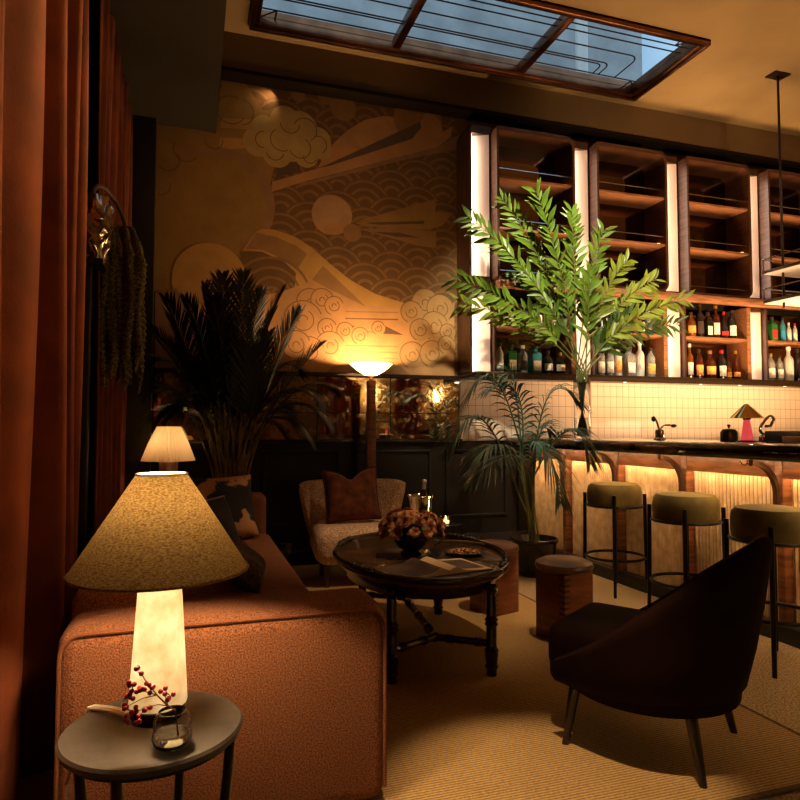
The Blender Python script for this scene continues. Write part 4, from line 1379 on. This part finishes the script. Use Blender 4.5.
t = thing('open_magazine', 'open photo magazine with dark pictures lying on the coffee table', 'magazine', (1.11, 2.91, TT), math.radians(10))
t.scale = (1.08, .92, 1)
def page(s, name):
    P = []
    for i in range(13):
        u = i / 12
        x = s * (.002 + .225 * u)
        z = .006 + .020 * math.exp(-((u - .16) / .14) ** 2) + .010 * (1 - u)
        P.append([(x, -.15, z), (x, .15, z)])
    Q = [[(p[0][0], -.15, .004), (p[1][0], .15, .004)] for p in P]
    b = MB(); b.grid(P); b.grid(Q); b.grid([[P[i][0], Q[i][0]] for i in range(13)]); b.grid([[P[i][1], Q[i][1]] for i in range(13)]); b.grid([P[-1], Q[-1]]); b.grid([P[0], Q[0]])
    bmesh.ops.recalc_face_normals(b.bm, faces=b.bm.faces)
    o = b.build(name, M['paper'], t, smooth=50)
    P2 = []
    lo, hi = (3, 11) if s > 0 else (1, 12)
    for i in range(lo, hi + 1):
        x, _, z = P[i][0]
        m_ = .115 if s > 0 else .147
        P2.append([(x, -m_, z + .0008), (x, m_, z + .0008)])
    b = MB(); b.grid(P2); b.build('printed_photo', M['photo_dark'], o)
page(1, 'page'); page(-1, 'page')
b = MB(); b.box(-.232, -.154, 0, .232, .154, .0035, .001); b.build('cover', M['book_cover'], t)

# ------------------------------------------------------------------ leather stools
def leather_stool(loc, rz, label):
    t = thing('leather_stool', label, 'stool', loc, rz, 'round leather stools')
    b = MB(); b.lathe([(0, .375), (.13, .375), (.150, .383), (.158, .400), (.152, .418), (.12, .433), (.06, .441), (0, .443)], 40); b.build('seat', M['leather'], t)
    # two walnut boards meeting in a comb joint at the near corner
    h = .108
    for q in ((-h, -h, h, -h + .03), (h - .03, -h + .03, h, h), (-h, h - .03, h - .03, h), (-h, -h + .03, -h + .03, h - .03)):
        a_ = MB(); a_.box(q[0], q[1], 0, q[2], q[3], .375, .003); a_.build('board', M['wood_block'], t)
    c = MB()
    for k in range(12):
        z = .012 + k * .030
        c.box(.068, -.1105, z, .1105, -.068, z + .014, .002)
    c.build('comb_joint', M['wood_dark'], t)
    return t
ls = leather_stool((1.955, 3.12, 0), math.radians(-76), 'round brown leather stool on walnut block closest to the barrel chair')
dup(ls, (1.815, 3.70, 0), math.radians(-72), 'round brown leather stool on walnut block half hidden by the coffee table')

# ------------------------------------------------------------------ barrel chair
BC = (1.625, 2.02)
face = math.atan2(.83, -.56)           # direction it faces
t = thing('barrel_chair', 'dark brown velvet barrel chair with sloping arms seen from behind', 'armchair', (BC[0], BC[1], 0), face - PI / 2)
# local: faces +y, back towards -y
b = MB()
P = []
NT = 56
for i in range(NT + 1):
    th = math.radians(-128 + 256 * i / NT)      # 0 = back
    k = abs(th) / math.radians(128)
    kk = max(0, k - .10) / .90
    zt = .775 - .475 * (kk * kk * (1.9 - .9 * kk) * .45 + kk * .55)
    zb = .20 + .02 * k
    thick = .055 - .015 * k
    def pt(r, z):
        lean = (z - .2) * .16
        sy = 1.0 + (.55 * max(0, -cos(th)) if cos(th) < 0 else .0) + .05 * k
        return (r * sin(th), -(r * cos(th) * sy) - lean * cos(th) * (1 - k) , z)
    row = []
    R0 = .285
    for u in (0, .12, .35, .6, .85, .96, 1):
        rr = R0 + (.325 - R0) * math.sin(min(1, u * 1.3 + .25) * PI / 2)
        if u == 0: rr = R0 - .02
        row.append(pt(rr - (.012 if u == 1 else 0), zb + (zt - zb) * u))
    row.append(pt(.325 - thick * .5, zt + .012))
    for u in (.97, .7, .3, 0):
        row.append(pt(.325 - thick, zb + (zt - zb) * u - .002))
    P.append(row)
b.grid(P, closed_v=True)
b.poly(P[0]); b.poly(P[-1][::-1])
bmesh.ops.recalc_face_normals(b.bm, faces=b.bm.faces)
b.build('shell', M['brown_velvet'], t, smooth=70)
b = MB(); b.lathe([(0, .195), (.26, .195), (.30, .21), (.305, .25), (0, .25)], 40); b.build('underside', M['brown_velvet'], t)
b = MB(); b.box(-.205, -.22, .235, .235, .325, .42, .05, 4); b.build('seat', M['brown_velvet'], t, smooth=60)
for x, y, ox, oy in ((-.21, .20, -.03, .03), (.21, .20, .03, .03), (-.20, -.19, -.035, -.045), (.20, -.19, .035, -.045)):
    b = MB(); b.tube([(x + ox, y + oy, 0), (x, y, .22)], [.0125, .022], 10); b.build('leg', M['wood_ebony'], t)

# ------------------------------------------------------------------ plants
def frond(p0, p1, p2, n, L_, droop, m, parent, name='frond', wid=.011, ang=.75, r0=.006, vup=(0, 0, 1), start=.12):
    pts = bez(p0, p1, p2, n)
    b = MB()
    b.tube(pts, [r0 * (1 - .8 * i / n) + .0008 for i in range(n + 1)], 5)
    for i in range(int(n * start), n + 1):
        u = (i / n - start) / (1 - start)
        tdir = (pts[min(i + 1, n)] - pts[max(i - 1, 0)]).normalized()
        side = tdir.cross(Vector(vup))
        if side.length < .05:
            side = Vector((1, 0, 0))
        side.normalize()
        up = side.cross(tdir).normalized()
        ll = L_ * (math.sin(PI * min(1, .16 + .80 * u)) ** .7) * rnd.uniform(.86, 1.1)
        for s in (-1, 1):
            a = ang * (1 - .45 * u) + rnd.uniform(-.08, .08)
            d = (tdir * cos(a) + side * s * sin(a) + up * .18).normalized()
            q = pts[i]
            rows = []
            for k in range(4):
                v = k / 3
                c = q + d * ll * v + Vector((0, 0, -droop * ll * v * v))
                wv = wid * (.35, 1, .8, .04)[k]
                wdir = d.cross(up).normalized() * wv
                rows.append([c - wdir, c + up * wv * .35, c + wdir])
            b.grid(rows)
    return b.build(name, m, parent, smooth=0)

def AT(px, py, y):
    return on(px, py, 1, y)

# areca palm behind the sofa
PB = Vector((.27, 4.98, 0))
t = thing('areca_palm', 'tall dark areca palm standing in the corner before the mural', 'potted palm', (0, 0, 0))
b = MB(); b.lathe([(0, 0), (.13, 0), (.15, .02), (.18, .30), (.185, .32), (.17, .32), (.165, .28), (0, .27)], 32, PB); b.build('pot', M['pot'], t)
b = MB(); b.lathe([(0, .285), (.155, .28), (.16, .275), (0, .272)], 24, PB); b.build('soil', M['soil'], t)
tipl = [(150, 330, .9), (148, 368, 1), (166, 300, .8), (186, 300, .5), (205, 287, .4), (222, 277, .3), (243, 275, .3), (262, 292, .4), (284, 290, .5), (300, 312, .6), (322, 345, .9), (336, 392, 1), (328, 425, 1), (308, 440, .9), (150, 395, 1),
        (170, 345, .8), (200, 330, .7), (236, 322, .6), (268, 335, .7), (300, 372, .9), (180, 408, .9), (213, 300, .4), (275, 312, .5), (318, 402, 1.1), (250, 350, .9), (190, 372, .9), (160, 420, 1)]
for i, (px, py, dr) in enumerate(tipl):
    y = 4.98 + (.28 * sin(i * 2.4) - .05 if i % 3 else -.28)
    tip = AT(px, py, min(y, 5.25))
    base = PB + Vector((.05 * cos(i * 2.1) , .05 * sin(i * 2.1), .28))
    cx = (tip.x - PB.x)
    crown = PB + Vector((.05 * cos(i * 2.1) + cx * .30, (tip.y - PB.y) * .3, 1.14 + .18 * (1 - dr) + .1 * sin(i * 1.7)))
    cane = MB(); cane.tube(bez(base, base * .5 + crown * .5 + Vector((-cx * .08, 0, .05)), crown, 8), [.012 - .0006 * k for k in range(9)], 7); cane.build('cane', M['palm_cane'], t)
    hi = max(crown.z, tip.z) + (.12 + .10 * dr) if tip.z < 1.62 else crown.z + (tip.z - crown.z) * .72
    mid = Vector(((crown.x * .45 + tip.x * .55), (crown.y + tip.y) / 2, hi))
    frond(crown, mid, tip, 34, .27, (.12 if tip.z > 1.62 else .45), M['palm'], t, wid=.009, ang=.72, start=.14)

# kentia palm in the black pot
KB = Vector((2.58, 4.54, 0))
t = thing('kentia_palm', 'green kentia palm in black pot before the end of the bar', 'potted palm', (0, 0, 0))
b = MB(); b.lathe([(0, 0), (.11, 0), (.125, .01), (.158, .14), (.172, .25), (.186, .262), (.186, .288), (.174, .29), (.162, .262), (.135, .22), (0, .215)], 36, KB); b.build('pot', M['pot'], t, smooth=50)
b = MB(); b.lathe([(0, .245), (.08, .24), (.142, .228), (0, .22)], 24, KB); b.build('soil', M['soil'], t)
kt = [((452, 452), (480, 405), .5, 4.25), ((475, 460), (500, 440), .6, 4.2), ((485, 392), (520, 385), .35, 4.5), ((462, 408), (492, 366), .5, 4.35), ((582, 405), (545, 385), .4, 4.35), ((590, 462), (570, 420), .6, 4.15),
      ((470, 478), (500, 455), .5, 4.3), ((560, 500), (550, 450), .5, 4.3), ((505, 385), (515, 375), .3, 4.6), ((548, 430), (540, 430), .4, 4.45)]
for i, (tp, md, dr, y) in enumerate(kt):
    a = 2 * PI * i / len(kt)
    base = KB + Vector((.04 * cos(a), .04 * sin(a), .235))
    tip = AT(*tp, y)
    ctr = AT(*md, y)
    crown = AT(527 + (tp[0] - 527) * .12, 492 - (i % 4) * 17, 4.54)
    st = MB(); st.tube(bez(base, (base + crown) / 2 + Vector((0, 0, .02)), crown, 6), [.008, .0075, .007, .0065, .006, .0055, .005], 7); st.build('stem', M['kentia_stem'], t)
    mid = ctr + (ctr - (crown + tip) / 2) * .6
    frond(crown, mid, tip, 26, .29, .42 + dr * .3, M['kentia'], t, wid=.0085, ang=.85, start=.15, r0=.007)

# tall branches in the glass vase on the bar
VV = (3.02, 4.52, 1.067)
t = thing('glass_vase', 'tall clear glass cylinder vase on the wall end of the bar', 'vase', VV)
b = MB(); b.lathe([(0, 0), (.060, 0), (.064, .006), (.070, .50), (.066, .502), (.060, .02), (0, .018)], 32); b.build('glass', M['glass'], t, smooth=60)
b = MB(); b.lathe([(0, .0185), (.0595, .0205), (.061, .17), (0, .17)], 32); b.build('water', M['water'], t, smooth=60)
BR = [((456, 268), 4.35, 'leaf', 'reaching lowest towards the mural', .5), ((462, 292), 4.55, 'leaf_yellow', 'drooping across the first bottle bay', .7),
      ((468, 205), 4.45, 'leaf', 'rising towards the first light column', .3), ((503, 188), 4.6, 'leaf', 'standing second highest over the first bay', .15), ((536, 180), 4.40, 'leaf', 'standing tallest of the bunch', .05),
      ((572, 200), 4.52, 'leaf', 'rising in front of the second light column', .0), ((604, 218), 4.60, 'leaf', 'rising just beyond the second light column', -.05), ((626, 250), 4.40, 'leaf_yellow', 'yellowish, at the middle of the second bay', -.2),
      ((655, 268), 4.55, 'leaf_yellow', 'yellowish, arching towards the third bay', -.4), ((684, 288), 4.35, 'leaf_yellow', 'arching farthest towards the third bay', -.6), ((676, 312), 4.5, 'leaf_dark', 'bluish, hanging lowest before the second bay bottles', -.6),
      ((590, 262), 4.38, 'leaf', 'short, upright in the centre of the bunch', 0), ((520, 262), 4.62, 'leaf_dark', 'short, leaning over the first bottle shelf', .3), ((625, 305), 4.45, 'leaf_dark', 'short, low among the second bay bottles', -.2)]
for i, (tp, y, mk, words, bend) in enumerate(BR):
    a = 2 * PI * i / len(BR)
    base = Vector((VV[0] + .034 * cos(a + PI), VV[1] + .034 * sin(a + PI), VV[2] + .03))
    neck = Vector((VV[0] + .040 * cos(a), VV[1] + .040 * sin(a), VV[2] + .505))
    tip = AT(tp[0], tp[1] + 12, y)
    t = thing('leafy_branch', 'green leafy branch in the bar vase, ' + words, 'branch', (VV[0], VV[1], VV[2]), group='leafy branches in the bar vase')
    O = Vector(VV)
    mid = Vector((neck.x + (tip.x - neck.x) * .35, (neck.y + tip.y) / 2, neck.z + (tip.z - neck.z) * (.62 + .18 * abs(bend)) + .12 * abs(bend)))
    n = 34
    pts = [base, base * .5 + neck * .5] + bez(neck, mid, tip, n)
    pts = [p - O for p in pts]
    sbm = MB(); sbm.tube(pts, [.0055] * 2 + [.0055 * (1 - .8 * k / n) + .0008 for k in range(n + 1)], 6); sbm.build('stem', M['stem'], t)
    lf = MB()
    st_ = 12
    view = Vector((0, 1, 0))
    for k in range(st_, n + 3):
        p = pts[k]
        td = (pts[min(k + 1, n + 2)] - pts[k - 1]).normalized()
        for s in (-1, 1):
            if rnd.random() < .06: continue
            sd = td.cross(view).normalized()
            sd = (sd + Vector((0, rnd.uniform(-.7, .7), 0))).normalized()
            an = rnd.uniform(.5, .85)
            d = (td * cos(an) + sd * s * sin(an)).normalized()
            LL = rnd.uniform(.12, .195) * (1 if k < n else .85)
            nrm = d.cross(sd.cross(d)).normalized()
            wv = d.cross(view + Vector((rnd.uniform(-.5, .5), 0, rnd.uniform(-.5, .5)))).normalized()
            up = d.cross(wv).normalized()
            rows = []
            for q, ww in ((0, .04), (.2, .6), (.45, 1), (.75, .62), (1, .03)):
                c = p + d * LL * q + Vector((0, 0, -.12 * LL * q * q))
                h_ = wv * LL * .115 * ww
                rows.append([c - h_ + up * .006 * ww, c, c + h_ + up * .006 * ww])
            lf.grid(rows)
    lf.build('leaves', M[mk], t, smooth=60)

# ------------------------------------------------------------------ the other end of the room, for the mirrors
for x, w_ in ((4.2, 'next to the lit sconce'), (5.75, 'past the lit sconce'), (2.6, 'nearer the corner')):
    curtain('window_drape', x, x + .7, YF + .12, .01, 3.9, .18, .04, M['velvet_red'], 'dark red drape on the wall facing the mirrors, ' + w_, int(x * 10), ax=0)
for x in (5.22, 3.7):
    t = thing('wall_sconce', 'lit rectangular wall sconce reflected in the mirrors, ' + ('beside two drapes' if x > 5 else 'near the sideboard lamps'), 'sconce', (x, YF, 1.75), group='wall sconces')
    b = MB(); b.box(-.02, .0005, .02, .02, .06, .24, .004); b.build('bracket', M['brass'], t)
    b = MB(); b.box(-.075, .05, 0, .075, .14, .28, .01); b.build('shade', M['sconce'], t)
t = thing('sideboard', 'long low dark sideboard against the wall facing the mirrors', 'sideboard', (4.4, YF + .35, 0))
b = MB(); b.box(-2.2, -.22, 0, 2.2, .22, .98, .01); b.box(-2.25, -.25, .98, 2.25, .25, 1.02, .006); b.build('body', M['wood_dark'], t)
for x, w_ in ((3.95, 'standing nearest the sconce by the window drapes'), (5.25, 'below the sconce beside two drapes')):
    bar_lamp((x, YF + .4, 1.021), 'pink glass lamp on the dark sideboard, ' + w_, 'pink glass lamps')

# ------------------------------------------------------------------ light
def point(loc, e, col, r=.03):
    l = bpy.data.lights.new('lamp_light', 'POINT'); l.energy = e; l.color = col; l.shadow_soft_size = r
    o = bpy.data.objects.new('lamp_light', l); o.location = loc; COL.objects.link(o); return o
def spot(loc, tgt, e, col, ang, blend=.5, r=.03):
    l = bpy.data.lights.new('spot_light', 'SPOT'); l.energy = e; l.color = col; l.spot_size = math.radians(ang); l.spot_blend = blend; l.shadow_soft_size = r
    o = bpy.data.objects.new('spot_light', l); o.location = loc; COL.objects.link(o)
    o.rotation_euler = (Vector(tgt) - Vector(loc)).to_track_quat('-Z', 'Y').to_euler(); return o
def area(loc, tgt, e, col, sx, sy):
    l = bpy.data.lights.new('strip_light', 'AREA'); l.energy = e; l.color = col; l.shape = 'RECTANGLE'; l.size = sx; l.size_y = sy
    o = bpy.data.objects.new('strip_light', l); o.location = loc; COL.objects.link(o)
    o.rotation_euler = (Vector(tgt) - Vector(loc)).to_track_quat('-Z', 'Y').to_euler(); return o
WARM = (1, .62, .31)
AMB = (1, .47, .15)
point((1.79, 4.44, .52), .35, (1, .5, .15), .012)
point((bl[0], bl[1], bl[2] + .17), .3, (1, .55, .25), .01)
# ceiling spots of the room
spot((.6, 1.2, 4.35), (1.08, 1.74, 0), 430, WARM, 17, .6, .04)                 # pool on the rug in front
spot((1.9, 2.6, 4.35), (1.3, 3.9, .3), 210, WARM, 36, .9, .05)                   # coffee table and rug
spot((2.6, 2.6, 4.35), (2.5, 3.6, 0), 160, WARM, 22, .8, .05)                   # floor by the stools
spot((2.2, 2.2, 4.3), (2.85, 4.5, 2.30), 560, (1, .88, .60), 42, .6, .05)       # branches
spot((4.6, 2.4, 4.3), (4.6, 5.3, 2.05), 90, (1, .74, .50), 46, .8, .06)       # bottles
spot((.62, 5.42, 4.05), (.56, 5.5, 3.97), 1.1, WARM, 120, 1, .01)                # mural top
spot((-.1, 3.2, 3.6), (1.0, 5.5, 2.9), 17, AMB, 70, 1, .1)                    # mural wash
spot((1.7, 3.9, 4.3), (-.47, 2.4, 1.9), 330, AMB, 32, .9, .04)                 # curtain
# bar work light, washing up from the back counter
area((5.0, 4.5, 1.0), (5.0, 4.5, 4), 95, (1, .58, .26), 2.8, .5)
spot((4.3, 1.5, 1.3), (4.75, 5.3, 3.0), 260, (1, .66, .38), 58, .7, .2)        # added unseen low light, brightens the shelf undersides
# world: blue dusk
w_ = bpy.data.worlds.new('dusk'); S.world = w_; w_.use_nodes = True
nt = w_.node_tree
bg = nt.nodes['Background']
tc = nt.nodes.new('ShaderNodeTexCoord')
n = nt.nodes.new('ShaderNodeTexNoise'); n.inputs['Scale'].default_value = 2.5; n.inputs['Detail'].default_value = 5
cr = nt.nodes.new('ShaderNodeValToRGB')
cr.color_ramp.elements[0].color = (.12, .19, .27, 1); cr.color_ramp.elements[1].color = (.34, .46, .56, 1)
cr.color_ramp.elements[0].position, cr.color_ramp.elements[1].position = .3, .7
nt.links.new(tc.outputs['Generated'], n.inputs['Vector']); nt.links.new(n.outputs['Fac'], cr.inputs[0]); nt.links.new(cr.outputs[0], bg.inputs[0])
bg.inputs[1].default_value = 1.7

S.view_settings.view_transform = 'Standard'
S.view_settings.look = 'None'
S.view_settings.exposure = .6
S.view_settings.gamma = 1
S.view_settings.use_curve_mapping = False
S.cycles.use_denoising = True
S.cycles.max_bounces = 10
S.cycles.transparent_max_bounces = 8
S.cycles.transmission_bounces = 8
S.cycles.caustics_reflective = False
S.cycles.caustics_refractive = False
S.cycles.sample_clamp_indirect = 4
S.cycles.blur_glossy = 1
